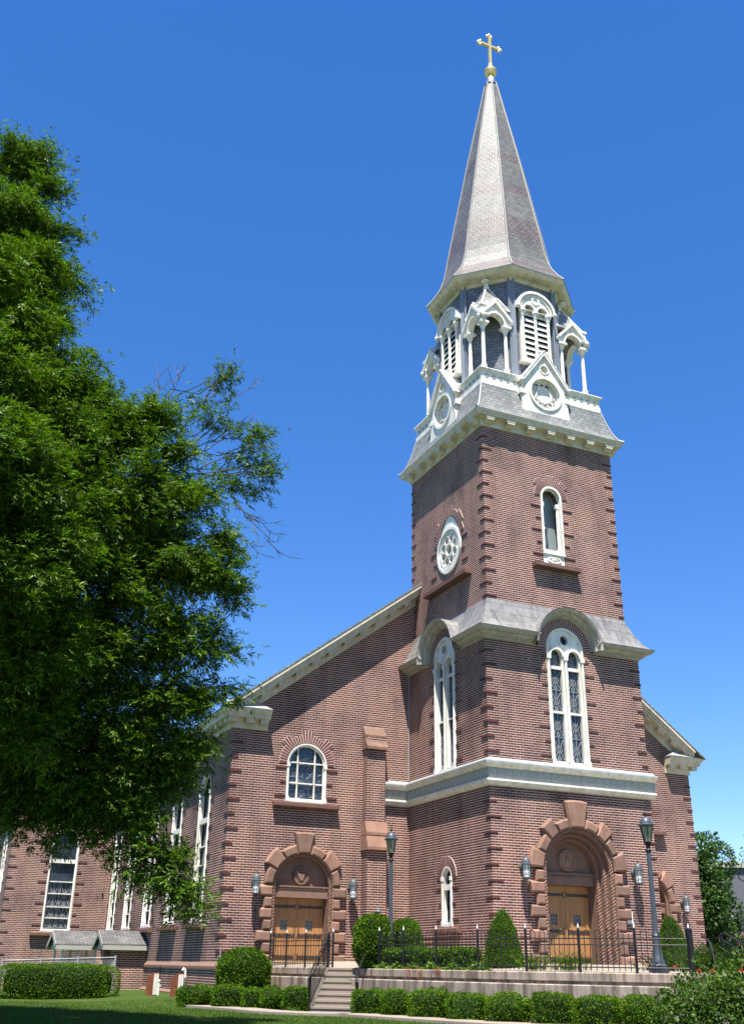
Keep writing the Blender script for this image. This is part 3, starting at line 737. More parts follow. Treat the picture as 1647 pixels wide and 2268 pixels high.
# ------------------------------------------------------------------ middle roof skirt with arched hoods
HR0, HR1, HZ = 1.09, 1.36, 12.33
prof = [(0,0),(.06,0),(.06,.07),(.16,.07),(.16,.115),(.22,.125),(.27,.17),(.27,.205),(.37,.205),(.37,.235),(.42,.255),(.455,.30),(.455,.335),(0,.335)]
def skirt_face(fr, u0, u1, c, m_mold, m_roof, lo_ext, hi_ext):
    for a, b_, ea, eb in ((u0, c-HR0-.135, lo_ext, 0), (c+HR0+.135, u1, 0, hi_ext)):
        k = len(prof); vs = []
        for u, e in ((a,-ea),(b_,eb)): vs += [fr.p(u+e*n, 12.3+z, n) for n,z in prof]
        m_mold.add(vs, [(i,i+1,k+i+1,k+i) for i in range(k-1)]+[tuple(range(k-1,-1,-1)), tuple(range(k,2*k))])
    kk = 28; vs = []; q = len(prof)
    for i in range(kk+1):
        a = PI*i/kk; vs += [fr.p(c-(HR0+z*.82)*cos(a), HZ+(HR0+z*.82)*sin(a), n) for n,z in prof]
    m_mold.add(vs, [(i*q+t,i*q+t+1,(i+1)*q+t+1,(i+1)*q+t) for i in range(kk) for t in range(q-1)])
    # barrel behind the hood
    vs = []
    for i in range(kk+1):
        a = PI*i/kk
        for n in (.47,.1,-.40): vs.append(fr.p(c-HR1*cos(a)*1.004, HZ+.01+HR1*sin(a)*1.004, n))
    m_roof.add(vs, [(i*3+t,(i+1)*3+t,(i+1)*3+t+1,i*3+t+1) for i in range(kk) for t in range(2)])
    # concave skirt
    rows = []; nr = 14
    for j in range(nr+1):
        t = j/nr; n = .47-.735*(t**.62); z = 12.635+1.225*t**1.12
        w_ = math.sqrt(max(0, (HR1-.01)**2-(z-HZ)**2)) if z < HZ+HR1 else 0
        rows.append((n,z,w_))
    for (n0,z0,w0),(n1,z1,w1) in zip(rows, rows[1:]):
        L0, L1 = u0-lo_ext*n0, u0-lo_ext*n1; H0, H1 = u1+hi_ext*n0, u1+hi_ext*n1
        m_roof.add([fr.p(L0,z0,n0),fr.p(c-w0,z0,n0),fr.p(c-w1,z1,n1),fr.p(L1,z1,n1)], [(0,1,2,3)])
        m_roof.add([fr.p(c+w0,z0,n0),fr.p(H0,z0,n0),fr.p(H1,z1,n1),fr.p(c+w1,z1,n1)], [(0,1,2,3)])
mm, mr = MB(), MB()
skirt_face(TF, 0, Wt, CX, mm, mr, 1, 1); skirt_face(TL, 0, D, TLC, mm, mr, 0, 1); skirt_face(TR, 0, D, TLC, mm, mr, 1, 0)
sk = part(mr, 'skirt_roof', 'sheet_metal', uv=True); part(mm, 'hood_moulding', 'hood_paint', sk)

# ------------------------------------------------------------------ tower cornice and slate skirt
def sq(h): return [(CX-h,CY+h),(CX-h,CY-h),(CX+h,CY-h),(CX+h,CY+h)]
HB = 3.2-I
m_ = MB(); sweep(m_, sq(HB), [(0,20.72),(.05,20.72),(.05,20.97),(.08,21.0),(.34,21.03),(.36,21.05),(.36,21.13),(.40,21.16),(.43,21.23),(0,21.23)], True)
cor = part(m_, 'cornice', 'cream_paint')
for fr, u0 in ((UF,I),(UL,-.235),(UR,0),(UB,0)):
    for i in range(7):
        m_ = MB()
        u = u0+.22+(2*HB-.44)*i/6
        prism_pts = [(.05,20.78),(.14,20.78),(.22,20.83),(.335,20.87),(.335,21.02),(.05,21.02)]
        vs = [fr.p(uu,z,n) for uu in (u-.15,u+.15) for n,z in prism_pts]; k = 6
        m_.add(vs, [tuple(range(k)), tuple(range(2*k-1,k-1,-1))]+[(j,k+j,k+(j+1)%k,(j+1)%k) for j in range(k)])
        fbox(m_, fr, u-.19,u+.19,20.95,21.024,.05,.345)
        part(m_, 'bracket', 'cream_paint', cor)
m_ = MB(); pr_ = []
for j in range(13):
    t = j/12; pr_.append((3.37-.59*(t**.55), 21.24+1.53*t**1.05))
sweep(m_, sq(0.0001), pr_, True)
sl_ = part(m_, 'skirt_slates', 'roof_slate', uv=True)
m_ = MB()
for sx, sy in ((-1,-1),(1,-1),(-1,1),(1,1)):
    m_.tube([(CX+sx*(h+.005), CY+sy*(h+.005), z) for h,z in pr_], .045, 6)
part(m_, 'hip_roll', 'galvanised', sl_)
# balustrade-like band on top of the slates
HP = 2.80
m_ = MB(); sweep(m_, sq(0.0001), [(HP-.3,22.7),(HP,22.72),(HP,22.93),(HP-.03,22.96),(HP-.03,23.27),(HP+.01,23.30),(HP+.06,23.34),(HP+.08,23.40),(HP+.07,23.43),(0.02,23.47)], True)
ped = part(m_, 'parapet', 'white_paint')
PF = [Fr((CX-HP,CY-HP),(1,0)), Fr((CX-HP,CY+HP),(0,-1)), Fr((CX+HP,CY-HP),(0,1)), Fr((CX+HP,CY+HP),(-1,0))]
m_ = MB()
for fr in PF: rings(fr, .12, 2*HP-.12, 23.115, -.032, .085, .31)
part(m_, 'ring_ornament', 'grey_paint', ped)

# gabled round-window panels on each side of the slates
def dormer(fr):
    c = HP; m_ = MB(); n = .20
    zc = 22.80
    body = [(c-1.1,21.86),(c+1.1,21.86),(c+1.06,22.25),(c+.98,22.45),(c+.98,22.6),(c+1.06,22.62),(c+1.06,22.8),(c+.92,22.83),(c+.9,23.1),(c+1.08,23.16),(c+1.0,23.36),(c,24.7),
            (c-1.0,23.36),(c-1.08,23.16),(c-.9,23.1),(c-.92,22.83),(c-1.06,22.8),(c-1.06,22.62),(c-.98,22.6),(c-.98,22.45),(c-1.06,22.25)]
    holed(m_, fr, body, [circ(c,zc,.66,32), circ(c,23.92,.17,16)], n, 0, .22)
    ring(m_, fr, circ(c,zc,.76,32), circ(c,zc,.66,32), n-.02, n+.05); ring(m_, fr, circ(c,23.92,.22,16), circ(c,23.92,.17,16), n-.02, n+.03)
    for s_ in (-1,1):                                    # raking mouldings and scroll blocks
        prism(m_, fr, [(c,24.78),(c,24.56),(c+s_*1.0,23.2),(c+s_*1.14,23.2)][::s_], n, n+.1)
        m_.add([fr.p(c,24.79,n+.12),fr.p(c+s_*1.16,23.19,n+.12),fr.p(c+s_*1.16,23.19,-1.5),fr.p(c,24.79,-1.5),
                fr.p(c,24.74,n+.12),fr.p(c+s_*1.16,23.14,n+.12),fr.p(c+s_*1.16,23.14,-1.5),fr.p(c,24.74,-1.5)],
               [(0,1,2,3),(7,6,5,4),(0,4,5,1),(1,5,6,2)])
        m_.ball(fr.p(c+s_*1.09,23.17,n+.06), .085, .085, .085, 8, 6)
        fbox(m_, fr, *sorted((c+s_*.9, c+s_*1.16)), 22.60, 22.82, -.3, n+.02); fbox(m_, fr, *sorted((c+s_*.86, c+s_*.98)), 22.82, 23.2, -.5, n-.03)
        fbox(m_, fr, *sorted((c+s_*.90, c+s_*1.07)), 21.88, 22.6, -.35, n-.03)
    prism(m_, fr, circ(c,zc,.68,28), n-.21, n-.18)
    prism(m_, fr, [(c-.97,23.2),(c+.97,23.2),(c,24.5)], n-.21, n-.18)
    for i in range(12):
        a = 2*PI*i/12+.13; ring(m_, fr, circ(c+.485*cos(a),zc+.485*sin(a),.122,14), circ(c+.485*cos(a),zc+.485*sin(a),.088,14), n-.18, n-.12-.006*(i % 2))
    ring(m_, fr, circ(c,zc,.37,24), circ(c,zc,.31,24), n-.18, n-.105); ring(m_, fr, circ(c,zc,.67,28), circ(c,zc,.61,28), n-.18, n-.08)
    d_ = part(m_, 'gable_panel', 'white_paint')
    g = MB(); prism(g, fr, circ(c,zc,.31,20), n-.18, n-.165); part(g, 'pane', 'niche_glass' if False else 'plaque', d_)
for fr in PF: dormer(fr)

# ------------------------------------------------------------------ belfry octagon
AP = 2.45
def octf(i, ap=AP):
    a = -PI/2 + i*PI/4; nrm = Vector((cos(a),sin(a))); U = Vector((-nrm.y,nrm.x)); hw = ap*math.tan(PI/8)
    o = Vector((CX,CY))+nrm*ap-U*hw; return Fr((o.x,o.y),(U.x,U.y)), hw
OR = AP/cos(PI/8)
m_ = MB(); m_.lathe((CX,CY,0), [(OR,23.42),(OR,28.45)], 8, PI/8); bel = part(m_, 'belfry_wall', 'belfry_slate', uv=True)
m_ = MB()
for j in range(8):
    a = PI/8+j*PI/4; x, y = CX+OR*cos(a), CY+OR*sin(a)
    for s_ in (-1,1):
        b2 = a+s_*PI/8; tx, ty = -sin(b2)*(-s_), cos(b2)*(-s_)
        nx, ny = cos(b2), sin(b2)
        vs = [(x+tx*q+nx*n_, y+ty*q+ny*n_, z) for z in (23.43,28.4) for q,n_ in ((-.02*0,-.02),(.16,-.02),(.16,.035),(-.015,.035))]
        m_.add(vs, [(0,1,2,3),(7,6,5,4),(0,4,5,1),(1,5,6,2),(2,6,7,3),(3,7,4,0)])
part(m_, 'corner_board', 'board_paint', bel)
m_ = MB()
er = [(OR-.02,28.30),(OR+.05,28.30),(OR+.09,28.36),(OR+.14,28.42),(OR+.5,28.50),(OR+.52,28.53),(OR+.55,28.56),(3.27,28.62),(3.28,28.68),(OR-.1,28.70)]
m_.lathe((CX,CY,0), er, 8, PI/8, False)
ev = part(m_, 'spire_eave', 'cream_paint')
m_ = MB()
for i in range(8):
    fr, hw = octf(i, AP+.35)
    for t in (-.62,0,.62):
        q = fr.p(hw+t*hw*1.05, 28.455, -.02); m_.ball(q, .085, .085, .045, 10, 6)
        for s2 in range(4):
            m_.ball((q[0]+.06*cos(s2*PI/2),q[1]+.06*sin(s2*PI/2),q[2]-.02), .04, .04, .04, 6, 4)
part(m_, 'rosette', 'cream_paint', ev)
# arched louvred opening on the four square faces
for i in (0,2,4,6):
    fr, hw = octf(i); c = hw; m_ = MB(); zs = 26.90; R = .92
    holed(m_, fr, arch(c,zs,R,None,24), [arch(c-.32,zs+.02,.24,None,12), arch(c+.32,zs+.02,.24,None,12)], .22, 0, .20)
    for r0, r1, nn in ((R+.02,R-.10,.32),(R-.14,R-.22,.27)):
        o_, i_ = arch(c,zs,r0,None,24), arch(c,zs,r1,None,24)
        for j in range(24): prism(m_, fr, [o_[j],o_[j+1],i_[j+1],i_[j]], .02, nn)
    ring(m_, fr, circ(c,zs+.52,.20,18), circ(c,zs+.52,.13,18), .2, .26)
    for s_ in (-1,1):
        a0, a1 = (arch(c+s_*.32,zs+.02,.30,None,12), arch(c+s_*.32,zs+.02,.23,None,12))
        for j in range(12): prism(m_, fr, [a0[j],a0[j+1],a1[j+1],a1[j]], .2, .26)
        m_.ball(fr.p(c+s_*(R-.02),zs+.02,.30), .10, .10, .10, 8, 6)
        prism(m_, fr, circ(c+s_*.58,zs+.42,.07,10), .2, .25)
    cols = []
    for u in (-.62,0,.62):
        q_ = MB(); cols.append(q_); q_.lathe(fr.p(c+u,24.42,.16), [(.13,0),(.13,.10),(.10,.14),(.10,.30),(.075,.36),(.066,1.2),(.062,2.12),(.085,2.16),(.09,2.2),(.13,2.34),(.155,2.38),(.155,2.46)], 10)
    fbox(m_, fr, c-.80,c+.80,24.30,24.42,0,.30); fbox(m_, fr, c-.72,c-.62,24.42,26.9,0,.10); fbox(m_, fr, c+.62,c+.72,24.42,26.9,0,.10)
    fbox(m_, fr, c-.63,c+.63,24.42,24.50,0,.12)
    bw = part(m_, 'belfry_window', 'white_paint')
    for q_ in cols: part(q_, 'column', 'white_paint', bw)
    g = MB(); fbox(g, fr, c-.62,c+.62,24.42,27.2,.0,.012); part(g, 'shade_backing', 'dark', bw)  # no hole cut: dark panel stands in for the unlit inside
    g = MB()
    for j in range(9):
        z = 24.52+j*.27
        g.add([fr.p(c-.62,z,.13),fr.p(c+.62,z,.13),fr.p(c+.62,z+.225,.02),fr.p(c-.62,z+.225,.02),fr.p(c-.62,z-.025,.13),fr.p(c+.62,z-.025,.13),fr.p(c+.62,z+.20,.02),fr.p(c-.62,z+.20,.02)],
              [(0,1,2,3),(7,6,5,4),(0,4,5,1)])
    part(g, 'louvres', 'white_paint', bw)
# corner kiosks: three columns, two gabled arches, slate pyramid against the octagon
def kiosk(sx, sy):
    K = 2.40; span = 1.05
    fr = Fr((CX,CY),(1,0))
    F1 = Fr((CX-sx*0,CY+sy*K),(1,0)) if sy < 0 else Fr((CX,CY+K),(-1,0))
    F2 = Fr((CX+sx*K,CY),(0,-1)) if sx < 0 else Fr((CX+K,CY),(0,1))
    cols = []
    for x, y in ((K,K),(K-span,K),(K,K-span)):
        m_ = MB(); cols.append(m_)
        m_.lathe((CX+sx*x,CY+sy*y,23.45), [(.15,0),(.15,.12),(.125,.15),(.125,.36),(.14,.39),(.085,.45),(.08,1.2),(.072,2.1),(.09,2.13),(.11,2.2),(.17,2.34)], 12)
        m_.box(CX+sx*x-.19,CX+sx*x+.19,CY+sy*y-.19,CY+sy*y+.19,25.78,25.87)
    m_ = MB()
    for F, sg in ((F1, sx*(-1 if sy > 0 else 1)), (F2, 0)):
        if F is F2: sg = (-sy if sx < 0 else sy)
        c = sg*(K-span/2); hw = span/2
        sgn = 1
        outer = [(c-hw-.17,25.87),(c+hw+.17,25.87),(c+hw+.17,26.12),(c,26.92),(c-hw-.17,26.12)]
        hole = arch(c,25.88,.40,None,16,.47)
        outer2 = [(c-hw-.17,25.87),(c-.40,25.87)]+[(c-.40*cos(PI*i/16),25.88+.47*sin(PI*i/16)) for i in range(17)]+[(c+.40,25.87)][:0]+[(c+hw+.17,25.87),(c+hw+.17,26.12),(c,26.92),(c-hw-.17,26.12)]
        prism(m_, F, outer2, -.12, .12)
        for i in range(16):
            a0, a1 = PI*i/16, PI*(i+1)/16
            prism(m_, F, [(c+.48*cos(a0),25.88+.55*sin(a0)),(c+.48*cos(a1),25.88+.55*sin(a1)),(c+.40*cos(a1),25.88+.47*sin(a1)),(c+.40*cos(a0),25.88+.47*sin(a0))], .12, .17)
        for s_ in (-1,1):
            prism(m_, F, [(c,27.0),(c,26.84),(c+s_*(hw+.18),26.07),(c+s_*(hw+.26),26.14)][::s_], -.16, .22)
            m_.ball(F.p(c+s_*(hw+.24),26.06,.1), .09, .09, .09, 8, 6)
        m_.ball(F.p(c,27.03,.1), .07, .07, .1, 8, 6)
    # upper crown of little scrolls
    q = (CX+sx*(K-.02),CY+sy*(K-.02))
    m_.box(q[0]-.16,q[0]+.16,q[1]-.16,q[1]+.16,26.1,26.62); m_.box(q[0]-.2,q[0]+.2,q[1]-.2,q[1]+.2,26.62,26.72)
    for t in (.25,.5,.75):
        m_.ball((CX+sx*(K-span*t),CY+sy*(K-.05),26.95-.1*abs(t-.5)), .085, .085, .1, 8, 6); m_.ball((CX+sx*(K-.05),CY+sy*(K-span*t),26.95-.1*abs(t-.5)), .085, .085, .1, 8, 6)
    for t in (.25,.5,.75,1.0):
        b0 = Vector((CX+sx*(K-span-.12),CY+sy*(K-.06),26.7)); b1 = Vector((CX+sx*(K-.06),CY+sy*(K-span-.12),26.7)); ap_ = Vector((CX+sx*1.83,CY+sy*1.83,28.2))
        for b0_ in (b0,b1): p_ = b0_.lerp(ap_, t*.92); m_.ball(p_, .07, .07, .09, 8, 6)
    ko = part(m_, 'kiosk', 'white_paint')
    for q_ in cols: part(q_, 'column', 'white_paint', ko)
    m_ = MB(); e = .10
    c0 = (CX+sx*(K+e),CY+sy*(K+e),26.66); c1 = (CX+sx*(K-span-.2),CY+sy*(K+e),26.66); c2 = (CX+sx*(K+e),CY+sy*(K-span-.2),26.66); ap_ = (CX+sx*1.80,CY+sy*1.80,28.18)
    flip = sx*sy > 0
    i1 = (CX+sx*(1.15),CY+sy*(2.25),26.9); i2 = (CX+sx*2.25,CY+sy*1.15,26.9)
    fs = [(0,2,3),(1,0,3)]
    m_.add([c0,c1,c2,ap_], fs if flip else [tuple(reversed(f)) for f in fs])
    m_.add([(p[0],p[1],p[2]-.05) for p in (c0,c1,c2)], [(0,1,2)])
    part(m_, 'kiosk_roof', 'roof_slate', ko, uv=True)
    m_ = MB(); m_.tube([c0,ap_], .035, 6); m_.tube([c1,ap_], .03, 6); m_.tube([c2,ap_], .03, 6); m_.ball((ap_[0],ap_[1],28.24), .10, .10, .08, 8, 6); m_.ball((CX+sx*1.9,CY+sy*1.9,28.33), .2, .2, .07, 8, 6)
    part(m_, 'kiosk_ridge', 'white_paint', ko)
for sx, sy in ((-1,-1),(1,-1),(-1,1),(1,1)): kiosk(sx, sy)

# ------------------------------------------------------------------ spire
SP = [(3.30,28.69),(2.98,29.10),(2.72,29.52),(2.54,30.0),(2.42,30.5),(2.32,31.1),(2.21,31.75),(1.24,37.1),(.27,42.1)]
m_ = MB(); m_.lathe((CX,CY,0), SP, 8, PI/8); spi = part(m_, 'spire', 'spire_slate', uv=True)
m_ = MB()
for j in range(8):
    a = PI/8+j*PI/4; m_.tube([(CX+(r+.01)*cos(a),CY+(r+.01)*sin(a),z) for r,z in SP], .04, 6)
part(m_, 'hip_roll', 'lead', spi)
m_ = MB(); m_.lathe((CX,CY,0), [(.32,41.98),(.33,42.05),(.22,42.1),(.21,42.42),(.15,42.55),(.13,42.6)], 16); part(m_, 'finial_collar', 'zinc', spi, smooth=True)
m_ = MB(); m_.lathe((CX,CY,0), [(.10,42.56),(.20,42.62),(.28,42.78),(.33,42.93),(.33,43.0),(.28,43.06),(.15,43.16),(.12,43.3),(.10,43.45),(.04,43.47)], 20)
part(m_, 'finial_bulb', 'gold', spi, smooth=True)
fr = Fr((CX,CY),(1,0)); m_ = MB()
fbox(m_, fr, -.065,.065,43.4,45.35,-.06,.06); fbox(m_, fr, -.54,-.065,44.64,44.77,-.06,.06); fbox(m_, fr, .065,.54,44.64,44.77,-.06,.06)
for u, z, du, dz in ((0,45.35,0,1),(-.54,44.705,-1,0),(.54,44.705,1,0)):
    for su, sz in ((0,0),(1,1)):
        pass
    px_, pz_ = (du, dz)
    m_.ball(fr.p(u+du*.09,z+dz*.09,0), .10,.08,.10,10,8)
    if dz: 
        for s_ in (-1,1): m_.ball(fr.p(u+s_*.11,z+.0,0), .085,.075,.085,10,8)
    else:
        for s_ in (-1,1): m_.ball(fr.p(u,z+s_*.11,0), .085,.075,.085,10,8)
part(m_, 'cross', 'gold', spi)

# ------------------------------------------------------------------ main roof, rakes, eaves
m_ = MB(); ov = .62; zr0 = lambda x: rk(x)+.78
for s_ in (-1,1):
    xe = CX+s_*(CX+A+.5) if s_ < 0 else Wt+A+.5
    ze = zr0(-A)-.5*RS; zt = zr0(CX)
    m_.add([(xe,-ov,ze),(CX,-ov,zt),(CX,32,zt),(xe,32,ze),(xe,-ov,ze-.06),(CX,-ov,zt-.06),(CX,32,zt-.06),(xe,32,ze-.06)],
           [(0,1,2,3) if s_ > 0 else (3,2,1,0),(4,5,6,7),(0,4,5,1),(2,6,7,3),(0,3,7,4)])
part(m_, 'main_roof', 'roof_slate', uv=True)
def rake(x0, x1):
    """raking cornice pieces between two X positions on one slope"""
    def bandp(d0, d1, n0, n1): prism(m_, FA, [(x0,rk(x0)+d0),(x1,rk(x1)+d0),(x1,rk(x1)+d1),(x0,rk(x0)+d1)][::(1 if x1 > x0 else -1)], n0, n1)
    bandp(-.02,.26,.001,.07); bandp(.26,.33,.001,.16); bandp(.33,.46,.001,.46); bandp(.461,.58,.001,.52); bandp(.581,.715,.001,.60)
    L = abs(x1-x0); k = int(L/.62)
    for i in range(k):
        xa = min(x0,x1)+L*(i+.35)/k; xb = xa+.27
        m2 = MB(); rbr.append(m2); prism(m2, FA, [(xa,rk(xa)+.20),(xb,rk(xb)+.20),(xb,rk(xb)+.329),(xa,rk(xa)+.329)], .07, .38)
for x0_ in (-A, Wt+A):
    m_ = MB(); rbr = []; rake(x0_, CX); rc = part(m_, 'raking_cornice', 'cream_paint')
    for q in rbr: part(q, 'bracket', 'cream_paint', rc)
ecp = [(0,9.62),(.06,9.62),(.06,9.86),(.10,9.92),(.36,9.96),(.38,9.98),(.38,10.08),(.44,10.14),(.50,10.24),(.50,10.28),(0,10.29)]
m_ = MB(); sweep(m_, [(-A,YT),(-A,0),(-A+1.25,0)], ecp); part(m_, 'eave_cornice', 'cream_paint'); m_ = MB(); sweep(m_, [(Wt+A-1.25,0),(Wt+A,0),(Wt+A,30)], ecp); part(m_, 'eave_cornice', 'cream_paint'); m_ = MB()
sweep(m_, [(TX0,YT+9),(TX0,YT),(-A-.5,YT)], ecp)
ec = part(m_, 'eave_cornice', 'cream_paint')
def ebr(fr, us):
    for u in us: m_ = MB(); fbox(m_, fr, u-.14,u+.14,9.80,9.965,.06,.30); part(m_, 'bracket', 'cream_paint', ec)
ebr(FA, [-A-.12,-A+.5,-A+1.05,Wt+A+.12,Wt+A-.5,Wt+A-1.05]); ebr(NV, [-.1-.62*i for i in range(31)]); ebr(TA, [TX0+.1+.62*i for i in range(8)])
m_ = MB()                                                # little pent roofs on the cornice returns
for x0, x1, t in ((-A-.5,-A+1.27,1),(Wt+A+.5,Wt+A-1.27,-1)):
    vs = [(x0,-.52,10.285),(x1,-.52,10.285),(x1,-.0,10.285),(x0,-.0,10.285),(x1-t*.05,0,10.30),(x1-t*.75,0,10.72),(x0+t*.2,0,10.62)]
    f_ = [(0,1,5,6),(1,2,5)]; m_.add(vs, f_ if t > 0 else [tuple(reversed(f)) for f in f_])
part(m_, 'return_flashing', 'galvanised', ec)
m_ = MB()                                                # transept roof
m_.add([(TX0-.55,YT-.55,10.28),(-A,YT-.55,10.28),(-A,YT+4,14.2),(TX0-.55+4,YT+4,14.2),(TX0-.55,YT+9,10.28),(TX0+3.4,YT+9,14.2)], [(0,1,2,3),(4,0,3,5)])
part(m_, 'transept_roof', 'roof_slate', uv=True)
m_ = MB(); m_.tube([(-.03,-.05,8.3),(-.03,-.05,12.3)], .025, 6); m_.tube([(-A+.06,-.06,1.2),(-A+.06,-.06,2.4)], .02, 6); part(m_, 'lightning_cable', 'galvanised')

# ================================================================== lanterns on the walls
def wall_lantern(fr, u, zc, label):
    root = empty('wall_lantern', fr.p(u,zc,0)); root.scale = (.87,.87,.92); tag(root, label, 'lantern', 'lanterns beside the church doors')
    n = .36
    def P(du, dz, dn): q = fr.p(u+du,zc+dz,dn); return (q[0]-root.location.x, q[1]-root.location.y, q[2]-zc)
    def bl(m_, name, mat): o = m_.build(name, mat, None, smooth=True); o.parent = root; return o
    m_ = MB(); m_.tube([P(0,.16,.0),P(0,.16,.16),P(0,.24,.22),P(0,.22,.3)], .03, 8); m_.tube([P(0,-.42,.05),P(0,-.30,.2),P(0,-.24,n)], .02, 6); m_.ball(P(0,-.36,n), .03, .03, .05)
    m_.ball(P(0,.16,.02), .09, .09, .13, 10, 8); bl(m_, 'bracket', 'lamp_cap')
    m_ = MB(); m_.lathe(P(0,0,n), [(.165,.20),(.19,.205),(.195,.235),(.165,.25),(.155,.32),(.13,.39),(.08,.44),(.03,.46),(.02,.52),(.03,.54),(.005,.57)], 16); bl(m_, 'cap', 'lamp_cap')
    m_ = MB(); m_.lathe(P(0,0,n), [(.12,-.2),(.13,.2)], 16); bl(m_, 'globe', 'opal_glass')
    m_ = MB()
    for i in range(8):
        a = 2*PI*i/8; q = P(0,0,n); m_.tube([(q[0]+.135*cos(a),q[1]+.135*sin(a),-.21),(q[0]+.145*cos(a),q[1]+.145*sin(a),.2)], .010, 5)
    q = P(0,0,n)
    for z in (-.06,.08): m_.tube([(q[0]+.143*cos(2*PI*i/16),q[1]+.143*sin(2*PI*i/16),z) for i in range(17)], .008, 5, False)
    m_.lathe(q, [(.02,-.3),(.06,-.27),(.15,-.245),(.155,-.2),(.12,-.19)], 16); bl(m_, 'cage', 'lamp_cap')
wall_lantern(TF, CX-2.16, 4.76, 'caged wall lantern on the left of the big tower doorway')
wall_lantern(TF, CX+2.16, 4.78, 'caged wall lantern on the right of the big tower doorway, behind the lamp post')
wall_lantern(FA, -4.08-1.76, 4.33, "caged wall lantern on the left of the wing's smaller doorway, near the church corner")
wall_lantern(FA, -4.08+1.78, 4.31, "caged wall lantern between the wing's smaller doorway and the stepped buttress")
wall_lantern(FA, Wt+4.08+1.76, 4.33, 'caged wall lantern on the far right end of the church front')

# ================================================================== ground
def at_h(u, v, H):
    r = _fw + _R*((u-823.5)/FPX) - _U*((v-1134)/FPX); hf = r.x*_f0.x + r.y*_f0.y
    return CAM + r*(H/hf)
_f0 = Vector((-sin(YAW), cos(YAW)))
def gxy(u, d):
    hv = 2140.1+.0164*(u-823.5); p = at(u, hv, d); return Vector((p.x, p.y))
m_ = MB(); xs = [-400,-150,-80,-50]+[-40+1.5*i for i in range(40)]+[25,40,80,200,500]; ys = [-200,-90,-55]+[-44+1.5*i for i in range(52)]+[40,60,100,250,600]
nx_ = len(xs)
m_.v = [(x,y,ground(x,y)) for y in ys for x in xs]
m_.f = [(j*nx_+i,j*nx_+i+1,(j+1)*nx_+i+1,(j+1)*nx_+i) for j in range(len(ys)-1) for i in range(nx_-1)]; m_.mi = [0]*len(m_.f)
tag(m_.build('lawn', 'lawn', smooth=True), kind='structure')
for nm_, x0, x1, y0, y1, mt_ in (('street',-300,300,-120,-52,'asphalt'),('side_street',-120,-62,-51.9,300,'asphalt'),('far_pavement',-300,300,-300,-120.1,'walk_concrete'),('pavement',-61.9,200,-51.9,-44,'walk_concrete'),('car_park',32,200,-43.9,200,'asphalt')):  # unseen paving round the lot, added to make the bounce light less green
    m_ = MB(); m_.box(x0,x1,y0,y1,.3,.56 if y0 > -60 else .5); tag(m_.build(nm_, mt_), kind='structure')

# terrace edge in plan, left of the steps and right of them
EL = [Vector((-5.35,.2))]+[gxy(u,d) for u,d in ((590,33.5),(626,32.9),(669,32.1),(728,31.2))]
ER = [gxy(u,d) for u,d in ((790,30.0),(836,29.2),(891,28.3),(965,27.4),(1059,26.4),(1168,25.4),(1288,24.7),(1415,24.1),(1540,23.8),(1700,23.6),(1900,23.6))]
ASC = Vector((.588,.809)); TRD = Vector((.809,-.588)); NST = 7; RISE = .165; TREAD = .29; SWID = 1.45
SB = gxy(694,28.9)                                       # foot of the steps, left end
ST = SB + ASC*TREAD*(NST-1)
ZT = 1.90
m_ = MB()
edge = EL + [ST, ST+TRD*SWID] + ER[0:]
inner = [e.lerp(Vector((1.5,-1.0)), .35) for e in edge]
k = len(edge); vs = [(e.x,e.y,ZT-.004) for e in edge]+[(e.x,e.y,ZT+.19) for e in inner]
m_.add(vs, [(i,i+1,k+i+1,k+i) for i in range(k-1)])
loop = [(p.x,p.y,ZT+.19) for p in inner]+[(30,-8,ZT+.19),(30,.3,ZT+.19),(-5,.3,ZT+.19)]
tr_ = tessellate_polygon([[Vector(p) for p in loop]])
m_.add(loop, [t if (Vector(loop[t[1]])-Vector(loop[t[0]])).cross(Vector(loop[t[2]])-Vector(loop[t[0]])).z > 0 else tuple(reversed(t)) for t in tr_])
tag(m_.build('terrace_paving', 'walk_concrete'), kind='structure')
m_ = MB()
def smooth_path(P, n=6):
    out = []
    for i in range(len(P)-1):
        p0 = P[max(i-1,0)]; p1 = P[i]; p2 = P[i+1]; p3 = P[min(i+2,len(P)-1)]
        for j in range(n):
            t = j/n; out.append(.5*((2*p1)+(p2-p0)*t+(2*p0-5*p1+4*p2-p3)*t*t+(3*p1-p0-3*p2+p3)*t*t*t))
    return out+[P[-1]]
ELs = smooth_path(EL, 4); ERs = smooth_path(ER, 5)
for P in (ELs, ERs):
    sweep(m_, [tuple(p) for p in P], [(-.6,1.70),(-.6,ZT),(.02,ZT),(.045,ZT-.02),(.045,1.715),(.02,1.70)][::-1])
    sweep(m_, [tuple(p) for p in P], [(-.5,.1),(-.5,1.70),(-.04,1.70),(-.04,.1)][::-1])
    sweep(m_, [tuple(p) for p in P], [(-.038,.1),(-.038,1.60),(.23,1.635),(.26,1.61),(.26,.1)][::-1])
tw = m_.build('terrace_wall', 'concrete'); tag(tw, 'stained concrete retaining wall with an overhanging coping round the church terrace', 'retaining wall')
m_ = MB()
zb = ground(SB.x, SB.y)-.3; z0 = ZT-NST*RISE
